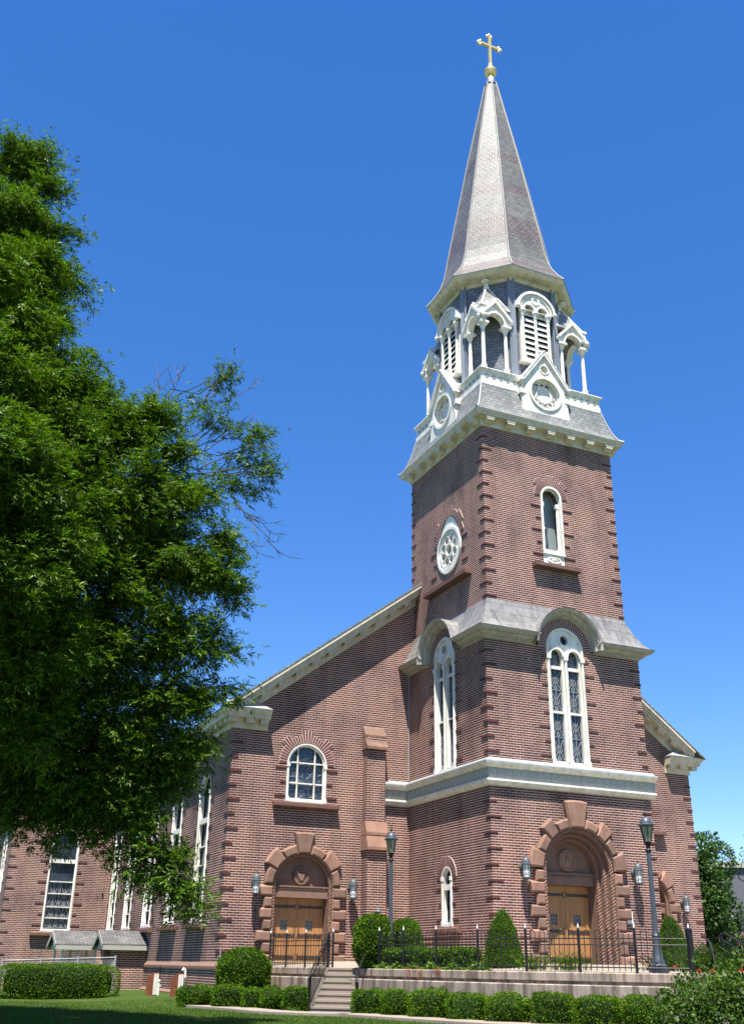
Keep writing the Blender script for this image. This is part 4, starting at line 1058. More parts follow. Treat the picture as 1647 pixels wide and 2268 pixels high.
for i in range(NST):
    a = SB+ASC*TREAD*i; zt = z0+RISE*(i+1); c1, c2 = a, a+TRD*SWID; far = ASC*(TREAD*(NST-i)+.3)
    q = [c1-ASC*.02,c2-ASC*.02,c2-ASC*.02+ASC*(.34 if i < NST-1 else 1.2),c1-ASC*.02+ASC*(.34 if i < NST-1 else 1.2)]
    vs = [(p.x,p.y,zt-.05) for p in q]+[(p.x,p.y,zt) for p in q]; m_.add(vs, [(3,2,1,0),(4,5,6,7),(0,1,5,4),(1,2,6,5),(2,3,7,6),(3,0,4,7)])
    q = [c1,c2,c2+ASC*(.36 if i < NST-1 else 1.2),c1+ASC*(.36 if i < NST-1 else 1.2)]
    vs = [(p.x,p.y,zb) for p in q]+[(p.x,p.y,zt-.05) for p in q]; m_.add(vs, [(0,1,5,4),(1,2,6,5),(2,3,7,6),(3,0,4,7)])
tag(m_.build('steps', 'walk_concrete'), 'short flight of concrete steps with nosings rising from the walk to the terrace', 'steps')

# soil bed, walk
def offs(P, n):
    out = []
    for i, p in enumerate(P):
        d = (P[min(i+1,len(P)-1)]-P[max(i-1,0)]).normalized(); out.append(p+Vector((d.y,-d.x))*n)
    return out
def strip(name, P, n0, n1, dz, mat, thick=0):
    m_ = MB(); a = offs(P,n0); b_ = offs(P,n1); k = len(P)
    cols = [[a[i].lerp(b_[i], t/4) for t in range(5)] for i in range(k)]
    m_.v = [(p.x,p.y,ground(p.x,p.y)+dz) for c in cols for p in c]
    m_.f = [(i*5+t,i*5+t+1,(i+1)*5+t+1,(i+1)*5+t) for i in range(k-1) for t in range(4)][::1]; m_.mi = [0]*len(m_.f)
    if thick:
        o = len(m_.v); m_.v += [(p.x,p.y,ground(p.x,p.y)-.1) for p in b_]
        for i in range(k-1): m_.f.append((i*5+4,o+i,o+i+1,(i+1)*5+4)); m_.mi.append(0)
    return tag(m_.build(name, mat), kind='structure')
WP = smooth_path([gxy(520,32),gxy(610,30.5)]+[SB-ASC*.0, SB+TRD*SWID*.9]+[gxy(u,d) for u,d in ((850,28.3),(965,26.9),(1059,25.9),(1168,24.9),(1288,24.2),(1415,23.6),(1540,23.3),(1700,23.1))], 5)
strip('soil_bed', ERs, .2, 1.75, .03, 'soil'); strip('soil_bed', ELs, .2, 1.5, .03, 'soil')
strip('walk', WP, .95 if False else .75, 1.75, .07, 'walk_concrete', 1)

# ================================================================== leaves
def leaf_cloud(name, mat, C, X, Nn, L, W, parent=None, core=None, fold=.25):
    """C base points, X leaf axes, Nn leaf normals, L lengths, W widths -> one mesh of diamond leaves"""
    n = len(C); Y = np.cross(Nn, X); ly = np.linalg.norm(Y, axis=1, keepdims=True); Y = Y/np.maximum(ly,1e-9)
    L = L[:,None]; W = W[:,None]; Nu = np.cross(X, Y)
    v = np.empty((n,4,3)); v[:,0] = C; v[:,1] = C+X*L*.42+Y*W*.5+Nu*W*fold*.5; v[:,2] = C+X*L-Nu*L*.06; v[:,3] = C+X*L*.42-Y*W*.5+Nu*W*fold*.5
    v = v.reshape(-1,3); nv = len(v)
    cv, cf = (core.v, core.f) if core else ([], [])
    me = bpy.data.meshes.new(name)
    allv = np.concatenate([v, np.array(cv).reshape(-1,3)]) if cv else v
    me.vertices.add(len(allv)); me.vertices.foreach_set('co', allv.astype(np.float32).ravel())
    li = np.arange(nv, dtype=np.int32); starts = np.arange(0,nv,4,dtype=np.int32); mi = np.zeros(n,dtype=np.int32)
    if cf:
        extra = np.array([i+nv for f in cf for i in f],dtype=np.int32); tot = [len(f) for f in cf]
        st = nv+np.concatenate([[0],np.cumsum(tot)[:-1]]); li = np.concatenate([li,extra]); starts = np.concatenate([starts,st.astype(np.int32)]); mi = np.concatenate([mi,np.ones(len(cf),dtype=np.int32)])
    me.loops.add(len(li)); me.loops.foreach_set('vertex_index', li); me.polygons.add(len(starts)); me.polygons.foreach_set('loop_start', starts)
    me.materials.append(MATS[mat]); me.materials.append(MATS['core_shade']); me.polygons.foreach_set('material_index', mi)
    me.update(calc_edges=True); me.validate()
    o = bpy.data.objects.new(name, me); COL.objects.link(o)
    if parent: o.parent = parent
    return o
def unit(a): return a/np.maximum(np.linalg.norm(a,axis=1,keepdims=True),1e-9)
def shrub_points(n, shape, w, d, h, lump=.06, seed=0):
    """points and outward normals on a clipped shrub standing on z=0"""
    r = np.random.default_rng(seed); dr = unit(r.normal(size=(n,3)))
    if shape == 'box':
        A_ = np.array([d*h,d*h,w*h,w*h,w*d,w*d]); fi = r.choice(6, n, p=A_/A_.sum()); dr = r.uniform(-1,1,(n,3)); dr[np.arange(n), fi//2] = np.where(fi % 2, 1.0, -1.0)
        e = 5.0; k = (np.abs(dr)**e).sum(1)**(-1/e); p = dr*k[:,None]; nn = unit(np.sign(p)*np.abs(p)**(e-1)/np.array([w/2,d/2,h/2])); sc = np.array([w/2,d/2,h/2]); ctr = np.array([0,0,h/2])
    elif shape == 'dome':
        e = 2.6; k = (np.abs(dr)**e).sum(1)**(-1/e); p = dr*k[:,None]; nn = unit(np.sign(p)*np.abs(p)**(e-1)/np.array([w/2,d/2,h/2])); sc = np.array([w/2,d/2,h/2]); ctr = np.array([0,0,h/2])
    else:
        t = 1-np.sqrt(r.uniform(0,1,n)); t = t*.97; a = r.uniform(0,2*PI,n); rad_ = (1-t)**.62*(.92+.25*t*(1-t))
        rad_ = np.where(t < .12, rad_*(.86+t*1.2), rad_)
        p = np.stack([rad_*np.cos(a), rad_*np.sin(a), 2*t-1],1); nn = unit(np.stack([np.cos(a),np.sin(a),np.full(n,.45)],1)); sc = np.array([w/2,d/2,h/2]); ctr = np.array([0,0,h/2])
    P = p*sc+ctr
    f = sum(np.sin(P@unit(r.normal(size=(1,3)))[0]*q+r.uniform(0,6)) for q in (6,9,14,22))/4
    P = P+nn*(lump*f)[:,None]
    return P, nn
def core_mesh(shape, w, d, h, sh=.86):  # dark inner body standing in for a shrub's shaded depth
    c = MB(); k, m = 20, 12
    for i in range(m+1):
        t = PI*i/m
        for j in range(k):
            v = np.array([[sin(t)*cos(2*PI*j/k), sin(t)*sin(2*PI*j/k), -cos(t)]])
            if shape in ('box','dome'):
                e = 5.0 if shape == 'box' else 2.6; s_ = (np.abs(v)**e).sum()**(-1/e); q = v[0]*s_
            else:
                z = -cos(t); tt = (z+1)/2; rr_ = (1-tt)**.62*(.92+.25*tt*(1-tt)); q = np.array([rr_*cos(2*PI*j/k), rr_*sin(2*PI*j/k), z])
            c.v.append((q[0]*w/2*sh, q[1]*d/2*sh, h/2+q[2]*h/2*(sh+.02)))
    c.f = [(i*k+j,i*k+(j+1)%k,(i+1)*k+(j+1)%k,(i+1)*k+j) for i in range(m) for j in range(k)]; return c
def shrub(name, shape, w, d, h, loc, label, cat, mat='box_leaf', leaf=.045, dens=1500, seed=1, lump=.05, rot=0, group=None):
    area = 2*(w*h+d*h)*.8+w*d; n = int(area*dens); r = np.random.default_rng(seed+50)
    P, nn = shrub_points(n, shape, w, d, h, lump, seed); P = P-nn*r.uniform(0,.06,(n,1))
    X = unit(nn*.7+r.normal(size=(n,3))*.6+np.array([0,0,.25])); N_ = unit(nn+r.normal(size=(n,3))*.7)
    st = r.uniform(0,1,n) < .02; P = P+nn*(st*r.uniform(.02,.10,n))[:,None]
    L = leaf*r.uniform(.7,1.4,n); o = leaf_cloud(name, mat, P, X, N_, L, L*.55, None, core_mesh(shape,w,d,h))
    o.location = loc; o.rotation_euler.z = rot; tag(o, label, cat, group); return o
def gp(u, d, dz=0): q = gxy(u,d); return (q.x, q.y, ground(q.x,q.y)+dz)
def tp(u, d, dz=0): q = gxy(u,d); return (q.x, q.y, ZT+.02+dz)
FACE = -YAW*-1                                           # rows that face the camera run along this heading

# clipped box shrubs along the foot of the terrace wall
BG = 'clipped box shrubs along the foot of the terrace wall'
left_row = [(438,84,31.2,'long low box shrub at the left end of the row, beside the rusty marker boxes'),(510,72,30.7,'clipped box shrub in front of the big rounded yew at the church corner'),
            (564,42,30.3,'smallest box shrub, squeezed between two bigger ones left of the steps'),(607,54,30.0,'box shrub below the left terrace railing, second from the steps'),(658,58,29.7,'box shrub touching the left handrail at the foot of the steps')]
right_row = [(816,70,27.9,'rounded box shrub right beside the right handrail of the steps'),(878,68,27.2,'second box shrub to the right of the steps'),(950,84,26.4,'wide box shrub below the left street lamp and the round yews'),
             (1032,86,25.6,'box shrub below the narrow arched tower window'),(1125,104,24.7,'broad box shrub below the left conical spruce'),(1221,94,24.0,'box shrub in front of the big tower doorway'),
             (1317,104,23.5,'box shrub below the terrace wall just right of the big doorway'),(1412,92,23.1,'last box shrub on the right, partly behind the rose bush')]
for i, (u, wpx, d, lab) in enumerate(left_row+right_row):
    w_ = wpx*d/FPX*.985; h_ = (.62 if u < 700 else .68)*(1+.05*sin(i*2.1))
    shrub('box_shrub', 'box' if i % 3 else 'dome', w_, .85, h_, gp(u,d,-.02), lab, 'shrub', seed=10+i, lump=.075, rot=YAW+.12*sin(i*1.7)-.25*(u > 780), group=BG)
shrub('hedge', 'box', 4.25, 1.3, 1.13, gp(134,36.0,-.02), 'long clipped hedge on the lawn at the left, in front of the shingled porches', 'hedge', seed=31, lump=.05, rot=YAW, dens=1300)
shrub('yew_bush', 'dome', 1.62, 1.6, 1.72, gp(540,32.4,-.1), 'large rounded yew at the church corner, left of the smaller doorway', 'bush', 'yew_leaf', .06, 1300, 40, .07)
shrub('yew_bush', 'dome', 1.08, 1.1, 1.55, tp(825,29.9,-.1), 'taller rounded yew behind the terrace railing, left of the lamp post', 'bush', 'yew_leaf', .055, 1500, 41, .06)
shrub('yew_bush', 'dome', .95, .95, 1.47, tp(899,31.2,-.1), 'rounded yew in the corner of the tower, right of the lamp post', 'bush', 'yew_leaf', .055, 1500, 42, .06)
shrub('conical_spruce', 'cone', 1.26, 1.26, 1.72, tp(1116,27.3,-.1), 'conical dwarf spruce at the front corner of the tower', 'conifer', 'yew_leaf', .035, 2600, 43, .045)
shrub('conical_spruce', 'cone', 1.26, 1.26, 1.60, tp(1492,27.2,-.1), 'conical dwarf spruce at the right end of the terrace, behind the thick gate post', 'conifer', 'yew_leaf', .035, 2600, 44, .045)
lh = [(862,29.6),(905,28.9),(950,28.4),(1000,27.8),(1052,27.3)]
for i, ((u0,d0),(u1,d1),lab) in enumerate(zip(lh, lh[1:], ('low hedge piece behind the railing, nearest the lamp post','low hedge piece below the round yew, behind the railing','low hedge piece below the narrow tower window, behind the railing','low hedge piece beside the left conical spruce, behind the railing'))):
    a, b_ = gxy(u0,d0), gxy(u1,d1); c = (a+b_)/2; dv = b_-a
    shrub('low_hedge', 'box', dv.length+.2, .7, .52+.05*(i % 2), (c.x,c.y,ZT-.02), lab, 'hedge', 'box_leaf', .055, 1100, 60+i, .08, math.atan2(dv.y,dv.x), 'low hedge along the terrace railing')
def spiky(name, loc, h, spread, nb, mat, label, seed, cat='plant', width=.022):
    r = np.random.default_rng(seed); C=[];X=[];N_=[];L=[];W=[]
    for i in range(nb):
        a = r.uniform(0,2*PI); b0 = np.array([r.normal()*spread*.35, r.normal()*spread*.35, 0]); lean = r.uniform(.1,.6); d = np.array([cos(a)*lean,sin(a)*lean,1.0]); d /= np.linalg.norm(d); hh = h*r.uniform(.6,1.1)
        p = b0
        for s_ in range(3):
            C.append(p); X.append(d); N_.append(np.array([-sin(a),cos(a),.2])); L.append(hh*.42); W.append(width*(1.2-.25*s_)); p = p+d*hh*.34; d = d+np.array([cos(a)*.35,sin(a)*.35,-.22]); d /= np.linalg.norm(d)
    o = leaf_cloud(name, mat, np.array(C), unit(np.array(X)), unit(np.array(N_)), np.array(L), np.array(W)); o.location = loc; return tag(o, label, cat)
spiky('daylily', tp(1187,25.7), .52, .5, 90, 'box_leaf', 'grassy daylily clump left of the middle railing post', 1)
spiky('daylily', tp(1262,25.3), .55, .55, 110, 'box_leaf', 'grassy daylily clump in front of the big door, right of the other one', 2)
spiky('perennial', tp(1545,25.2), .75, .7, 150, 'rose_leaf', 'tall leafy perennial beside the thick gate post', 3, width=.035)
spiky('perennial', tp(1590,24.6), .85, .8, 170, 'rose_leaf', 'tall leafy perennial inside the curved rail at the right', 4, width=.035)
spiky('perennial', tp(1470,25.4), .55, .7, 120, 'rose_leaf', 'loose leafy perennial at the foot of the right lamp post', 5, width=.035)
spiky('weed', gp(652,29.0), .2, .25, 30, 'ivy_leaf', 'tuft of weeds under the box shrubs left of the steps', 6)
spiky('weed', gp(565,33.0,.55), .25, .3, 30, 'ivy_leaf', 'pale leafy weed beside the rounded yew at the left terrace wall', 7)
spiky('weed', gp(905,27.0), .2, .3, 30, 'ivy_leaf', 'tuft of weeds at the front of the box shrubs below the lamp post', 8)
spiky('weed', gp(1340,22.9), .2, .3, 30, 'ivy_leaf', 'tuft of weeds at the foot of the box shrubs on the right', 9)
# ivy over the coping
r = np.random.default_rng(5); n = 5200; seg = [p for p in ERs if True]; idx = r.uniform(1.0, 21.5, n); i0 = idx.astype(int); t = idx-i0
EP = np.array([[p.x,p.y] for p in ERs]); base = EP[i0]*(1-t[:,None])+EP[np.minimum(i0+1,len(EP)-1)]*t[:,None]
inw = unit(np.array([[1.5,-1.0]])-base); off = r.uniform(.02,.75,n)
P = np.stack([base[:,0]+inw[:,0]*off, base[:,1]+inw[:,1]*off, ZT+.02+r.uniform(0,.16,n)*(.5+.5*np.sin(idx*2.3))],1)
ivy = leaf_cloud('ground_cover', 'ivy_leaf', P, unit(r.normal(size=(n,3))), unit(r.normal(size=(n,3))*.6+np.array([0,0,1])), r.uniform(.04,.09,n), r.uniform(.03,.06,n))
tag(ivy, 'low leafy ground cover along the terrace edge below the railing', 'ground cover', kind='stuff')
m_ = MB(); Vn = []
for k_, (u, d, L) in enumerate(((903,28.1,.28),(930,27.8,.42),(968,27.3,.22))):
    p = gxy(u,d); q = Vector((p.x-.05,p.y-.05))
    for j in range(5):
        m_.tube([(q.x+.05*j-.1,q.y,ZT+.03),(q.x+.05*j-.12-.02*k_,q.y-.09,ZT-.02),(q.x+.05*j-.1,q.y-.10,ZT-L*(.5+.12*j))], .008, 4)
vine = m_.build('hanging_vine', 'rust'); tag(vine, 'thin reddish vines hanging over the terrace coping', 'vine')

# grass
r = np.random.default_rng(9); n = 90000; us = r.uniform(-60,1560,n); ds = r.uniform(20.5,33,n)**1.0
hv = (us-823.5)/FPX; rx = np.stack([us,ds],1)
o0 = np.array(CAM); fwv, Rv, Uv = np.array(_fw), np.array(_R), np.array(_U)
Pp = o0+ds[:,None]*(fwv+Rv*((us-823.5)/FPX)[:,None]-Uv*((2140.1+.0164*(us-823.5)-1134)/FPX)[:,None])
gz = np.array([ground(a,b_) for a,b_ in Pp[:,:2]])
WPn = np.array([[p.x,p.y] for p in offs(WP,1.25)]); dist = np.min(np.linalg.norm(Pp[:,None,:2]-WPn[None,::1],axis=2),axis=1) if False else np.array([np.min(np.hypot(WPn[:,0]-a,WPn[:,1]-b_)) for a,b_ in Pp[:,:2]])
dv = np.array([np.argmin(np.hypot(WPn[:,0]-a,WPn[:,1]-b_)) for a,b_ in Pp[:,:2]])
side_ = np.array([ (Pp[i,0]-WPn[j,0])*.42+(Pp[i,1]-WPn[j,1])*.9 for i,j in enumerate(dv)])
keep = (dist > .62) & ((side_ < 0) | (us < 560))
Pg = Pp[keep]; Pg[:,2] = gz[keep]-.005; n = len(Pg)
leafs = leaf_cloud('grass', 'grass_blade', Pg, unit(r.normal(size=(n,3))*.35+np.array([0,0,1])), unit(r.normal(size=(n,3))*np.array([1,1,.2])), r.uniform(.03,.075,n), r.uniform(.006,.012,n))
tag(leafs, 'mown lawn grass in front of the church', 'grass', kind='stuff')

# ================================================================== railings
def fence(name, pts, label, z, thick_end=False, post_h=1.05, group=None):
    root = empty(name, (pts[0].x,pts[0].y,z)); tag(root, label, 'railing', group)
    def bl(m_, nm, mat, par): 
        o = m_.build(nm, mat); o.parent = par
        if par is root: o.matrix_parent_inverse = Matrix.Translation(-root.location)
        return o
    for i, p in enumerate(pts):
        m_ = MB(); rr_ = .024 if not (thick_end and i == len(pts)-1) else .055
        m_.box(p.x-rr_,p.x+rr_,p.y-rr_,p.y+rr_,z-.06,z+post_h-.09); m_.lathe((p.x,p.y,z+post_h-.09), [(rr_*1.3,0),(rr_*1.3,.02),(rr_*.6,.03)], 8)
        po = bl(m_, 'post', 'iron', root)
        m_ = MB(); m_.lathe((p.x,p.y,z+post_h-.06), [(.012,0),(.022,.015),(.022,.03),(.010,.09),(.002,.12)], 8); t_ = m_.build('spear_tip', 'silver_tip'); t_.parent = po
    for a, b_ in zip(pts, pts[1:]):
        d = b_-a; L = d.length; d = d/L; m_ = MB()
        for zz in (.12,.62,.76): m_.tube([(a.x,a.y,z+zz),(b_.x,b_.y,z+zz)], .015, 4)
        k = max(3, int(L/.128)); st = L/k
        for i in range(1, k):
            q = a+d*st*i; hoop = (i % 2 == 1 and i+1 < k) or (i % 2 == 0)
            m_.tube([(q.x,q.y,z+.04),(q.x,q.y,z+.88)], .0115, 4)
            if i % 2 == 1 and i+1 < k:
                q2 = a+d*st*(i+1); cx_, cy_ = (q+q2)/2; rr_ = st/2
                m_.tube([(cx_-d.x*rr_*cos(PI*j/8), cy_-d.y*rr_*cos(PI*j/8), z+.87+rr_*1.2*sin(PI*j/8)) for j in range(9)], .0115, 4, False)
        bl(m_, 'panel', 'iron', root)
    return root
def inn(P, t=.12): return [p+(Vector((1.5,-1))-p).normalized()*t for p in P]
fpR = inn([gxy(u,d) for u,d in ((836,29.2),(891,28.3),(965,27.4),(1059,26.4),(1168,25.4),(1288,24.7),(1415,24.1),(1539,23.8))], .1)
fence('iron_railing', [gxy(800,30.6),gxy(820,31.2)]+fpR, 'long black iron railing with hooped pickets curving along the terrace in front of the tower', ZT, True)
fence('iron_railing', inn([gxy(590,33.3),gxy(626,32.7),gxy(669,31.9),gxy(731,31.0)], .1), 'short black iron railing in front of the smaller doorway', ZT)
def handrail(pts_top, label, balusters=True, zfun=None):
    root = empty('handrail', pts_top[0]); tag(root, label, 'handrail')
    def bl(m_, nm, mat): o = m_.build(nm, mat); o.parent = root; o.matrix_parent_inverse = Matrix.Translation(-root.location); return o
    m_ = MB(); m_.tube(pts_top, .026, 8); bl(m_, 'rail', 'iron'); return root, bl
# left rail beside the steps
b0 = SB-ASC*.12-TRD*.05; t0 = ST+ASC*.15-TRD*.05
zf = lambda p: ZT-(ST-Vector((p[0],p[1]))).dot(ASC)/(TREAD*(NST-1))*RISE*(NST-1)
lo, hi = (b0.x,b0.y,zf(b0)+.90), (t0.x,t0.y,ZT+.97)
root, bl = handrail([(b0.x,b0.y,zf(b0)+.35),(b0.x-ASC.x*.16,b0.y-ASC.y*.16,zf(b0)+.55),(b0.x-ASC.x*.16,b0.y-ASC.y*.16,zf(b0)+.78),lo,hi], 'black iron handrail with balusters on the left of the steps')
m_ = MB(); m_.tube([(b0.x,b0.y,zf(b0)-.25),(b0.x,b0.y,lo[2])], .03, 6); m_.tube([(t0.x,t0.y,ZT),(t0.x,t0.y,hi[2])], .035, 6); bl(m_, 'post', 'iron')
m_ = MB(); m_.tube([(b0.x,b0.y,zf(b0)+.10),(t0.x,t0.y,ZT+.14)], .016, 5); m_.tube([(b0.x,b0.y,zf(b0)+.74),(t0.x,t0.y,ZT+.82)], .016, 5)
for i in range(1,15):
    p = b0.lerp(t0, i/15); za = zf(b0)+(ZT-zf(b0))*i/15; m_.tube([(p.x,p.y,za+.10),(p.x,p.y,za+.78)], .011, 4)
bl(m_, 'balusters', 'iron')
b1 = SB-ASC*.05+TRD*(SWID-.16); t1 = ST+ASC*.2+TRD*(SWID-.16)
root, bl = handrail([(b1.x,b1.y,zf(b1)+.36),(b1.x-ASC.x*.15,b1.y-ASC.y*.15,zf(b1)+.5),(b1.x-ASC.x*.2,b1.y-ASC.y*.2,zf(b1)+.68),(b1.x-ASC.x*.12,b1.y-ASC.y*.12,zf(b1)+.84),(b1.x,b1.y,zf(b1)+.92),(t1.x,t1.y,ZT+.95)], 'plain black iron handrail with a curled lower end on the right of the steps')
m_ = MB(); m_.tube([(b1.x,b1.y,zf(b1)-.25),(b1.x,b1.y,zf(b1)+.66)], .028, 6); m_.tube([(t1.x,t1.y,ZT),(t1.x,t1.y,ZT+.95)], .028, 6); bl(m_, 'post', 'iron')
# rails of the further stair at the right
p0, p1, p2 = at(1556,2076,25.5), at(1572,2090,24.6), at(1583,2132,24.2)
root, bl = handrail([p0,(p0+p1)/2+Vector((0,0,.03)),p1,(p1+p2)/2+Vector((0,0,.06)),p2], 'grey curved handrail end beside the perennials at the right edge')
p0, p1 = at(1596,2070,25), at(1680,2115,21.5)
root, bl = handrail([at(1590,2080,25.2),p0,at(1606,2068,24.8),p1], 'grey sloping double handrail leaving the picture at the right edge')
m_ = MB(); dn_ = Vector((0,0,-.12)); m_.tube([p0+dn_,p1+dn_], .018, 6); m_.tube([p0+dn_*6,p1+dn_*6], .018, 6)
for i in range(9):
    q = p0.lerp(p1, i/8); m_.tube([q+dn_,q+dn_*6.2], .012, 4)
bl(m_, 'balusters', 'iron'); m_ = MB(); m_.tube([p0+dn_*8,p0], .03, 6); bl(m_, 'post', 'iron')

# ================================================================== street lamps
def street_lamp(u, d, h, label, zbase=ZT+.02):
    q = gxy(u,d); root = empty('street_lamp', (q.x,q.y,zbase)); tag(root, label, 'street lamp', 'lamp posts on the terrace')
    def bl(m_, nm, mat, par=root): o = m_.build(nm, mat, None, smooth=True); o.parent = par; return o
    m_ = MB(); m_.box(-.17,.17,-.17,.17,-.08,.10); m_.lathe((0,0,0), [(.19,.10),(.20,.16),(.16,.20),(.165,.24),(.12,.32),(.10,.5),(.085,.72),(.09,.78),(.10,.82),(.075,.86),(.07,1.0)], 12); bl(m_, 'base', 'post_paint')
    zl = h-.95; m_ = MB(); m_.lathe((0,0,0), [(.068,.98),(.064,1.3),(.056,zl-.02)], 12); bl(m_, 'pole', 'post_paint')
    m_ = MB(); m_.lathe((0,0,zl), [(.07,-.05),(.075,0),(.05,.03),(.055,.10),(.09,.16),(.10,.19)], 12); bl(m_, 'neck', 'iron')
    m_ = MB(); m_.lathe((0,0,zl), [(.085,.19),(.165,.56)], 6, 0); g = bl(m_, 'lantern', 'lantern_glass')
    m_ = MB()
    for i in range(6):
        a = 2*PI*i/6; m_.tube([(.087*cos(a),.087*sin(a),zl+.18),(.168*cos(a),.168*sin(a),zl+.57)], .011, 5)
        b2 = 2*PI*(i+1)/6; m_.tube([(.168*cos(a),.168*sin(a),zl+.565),(.168*cos(b2),.168*sin(b2),zl+.565)], .013, 5)
    bl(m_, 'lantern_frame', 'iron', g)
    m_ = MB(); m_.lathe((0,0,zl), [(.06,.2),(.035,.3),(.05,.42),(.02,.5)], 10); bl(m_, 'lamp_bulb', 'opal_glass', g)
    m_ = MB(); m_.lathe((0,0,zl), [(.17,.56),(.205,.575),(.21,.60),(.165,.62),(.155,.67),(.13,.73),(.08,.78),(.03,.80)], 16); cp = bl(m_, 'cap', 'post_paint')
    m_ = MB(); m_.lathe((0,0,zl), [(.02,.79),(.035,.81),(.015,.83),(.03,.86),(.035,.88),(.015,.91),(.01,.97),(.0,1.0)], 10); bl(m_, 'finial', 'iron', cp)
street_lamp(1459, 24.45, 3.74, 'dark lamp post with a tapered glass lantern at the right end of the terrace wall')
street_lamp(864, 29.9, 3.95, 'dark lamp post with a tapered glass lantern between the two rounded yews')

# ================================================================== porches, markers, chain link at the left
def porch(x0, x1, y0, y1, zb, ze, zrg, label, screen):
    root = empty('porch', ((x0+x1)/2,(y0+y1)/2,zb)); tag(root, label, 'porch', 'shingled cellar porches')
    def bl(m_, nm, mat, uv=False): o = m_.build(nm, mat, None, uv); o.parent = root; o.matrix_parent_inverse = Matrix.Translation(-root.location); return o
    ym = (y0+y1)/2; m_ = MB()
    if not screen: m_.box(x0+.25,x1,y0,y0+.2,zb-.5,ze); bl(m_, 'wall', 'brick', True); m_ = MB(); m_.box(x0+.25,x1,y1-.2,y1,zb-.5,ze); bl(m_, 'wall', 'brick', True)
    else:
        for x in (x0+.15,(x0+x1)/2,x1-.1):
            for y in (y0+.05,y1-.05): m_.box(x-.05,x+.05,y-.05,y+.05,zb-.3,ze)
        bl(m_, 'post', 'white_paint'); m_ = MB()
        for i in range(28): x = x0+.15+(x1-x0-.25)*i/27; m_.box(x-.012,x+.012,y0+.05,y0+.075,zb,ze-.12)
        bl(m_, 'screen', 'galvanised')
    m_ = MB(); e = .22
    for s_ in (-1,1):
        ye = ym+s_*((y1-y0)/2+e); m_.add([(x0-.2,ye,ze),(x1,ye,ze),(x1,ym,zrg),(x0-.2,ym,zrg),(x0-.2,ye,ze-.05),(x1,ye,ze-.05),(x1,ym,zrg-.05),(x0-.2,ym,zrg-.05)],
                     [(0,1,2,3) if s_ < 0 else (3,2,1,0),(7,6,5,4) if s_ < 0 else (4,5,6,7),(0,4,5,1),(0,3,7,4)])
    bl(m_, 'roof', 'shingle', True); m_ = MB()
    for s_ in (-1,1):
        ye = ym+s_*((y1-y0)/2+e-.02); m_.box(x0-.19,x1,ye-.02,ye+.02,ze-.22,ze-.051)
        m_.add([(x0-.215,ye,ze-.20),(x0-.215,ym,zrg-.20),(x0-.215,ym,zrg-.0),(x0-.215,ye,ze),(x0-.18,ye,ze-.20),(x0-.18,ym,zrg-.20),(x0-.18,ym,zrg-.0),(x0-.18,ye,ze)], [(0,1,2,3),(7,6,5,4),(0,4,5,1),(3,2,6,7)])
    m_.add([(x0-.05,y0,ze-.2),(x0-.05,y1,ze-.2),(x0-.05,ym,zrg-.06)], [(0,2,1)]); bl(m_, 'fascia', 'grey_paint')
porch(-8.55, -A-.005, 10.05, 11.9, .9, 2.62, 3.14, 'shingled gable porch with brick walls joined to the nave wall', False)
porch(-9.95, -8.35, 12.9, 15.0, .9, 2.62, 3.18, 'shingled gable porch with a pale slatted screen in front of the transept window', True)
root = empty('chain_link_fence', gp(12,37.2)); tag(root, 'grey chain link fence with round posts behind the long hedge', 'fence')
a, b_ = Vector(gp(6,36.9)), Vector(gp(255,38.4)); m_ = MB()
for t in (0,.33,.66,1): q = a.lerp(b_,t); m_ = MB(); m_.tube([q,q+Vector((0,0,1.27))], .035, 8); o = m_.build('post', 'galvanised'); o.parent = root; o.matrix_parent_inverse = Matrix.Translation(-root.location)
m_ = MB(); up = Vector((0,0,1)); m_.tube([a+up*1.2,b_+up*1.2], .022, 6)
for i in range(90):
    t = i/90; q = a.lerp(b_,t); q2 = a.lerp(b_,min(1,t+.2)); q3 = a.lerp(b_,max(0,t-.2)); m_.tube([q,q2+up*1.18], .004, 3, False); m_.tube([q,q3+up*1.18], .004, 3, False)
o = m_.build('wire_mesh', 'galvanised'); o.parent = root; o.matrix_parent_inverse = Matrix.Translation(-root.location)
for u, lab in ((342,'rusty slant topped marker box with a white face, further from the box shrubs'),(396,'rusty slant topped marker box with a white face, next to the long box shrub')):
    q = Vector(gp(u,35.2 if u < 350 else 34.2)); root = empty('marker_box', q); tag(root, lab, 'marker', 'rusty marker boxes by the nave wall'); root.rotation_euler.z = -1.2
    m_ = MB(); h_ = .72
    m_.add([(-.19,-.12,-.1),(.19,-.12,-.1),(.19,.12,-.1),(-.19,.12,-.1),(-.19,-.12,h_-.16),(.19,-.12,h_),(.19,.12,h_),(-.19,.12,h_-.16)], [(3,2,1,0),(4,5,6,7),(0,1,5,4),(1,2,6,5),(2,3,7,6),(3,0,4,7)])
    o = m_.build('case', 'rust'); o.parent = root
    m_ = MB(); m_.box(.191,.20,-.10,.10,.02,h_-.05); o = m_.build('face', 'white_paint'); o.parent = root
m_ = MB(); q = gp(356,35.0); m_.tube([q,(q[0],q[1],q[2]+.42)], .035, 8); m_.ball((q[0],q[1],q[2]+.44), .05); m_.tube([(q[0]-.07,q[1],q[2]+.3),(q[0]+.07,q[1],q[2]+.3)], .02, 6)
tag(m_.build('standpipe', 'white_paint'), 'short white standpipe between the two rusty marker boxes', 'pipe')
m_ = MB(); y = -3.0; X0 = -A-.14
m_.tube([(X0,3.3,1.5),(X0-.02,3.3,1.74),(X0-.07,3.3,1.79),(X0-.11,3.3,1.72)], .045, 8); tag(m_.build('vent_pipe', 'white_paint'), 'white hooked vent pipe on the foot of the nave wall', 'pipe')
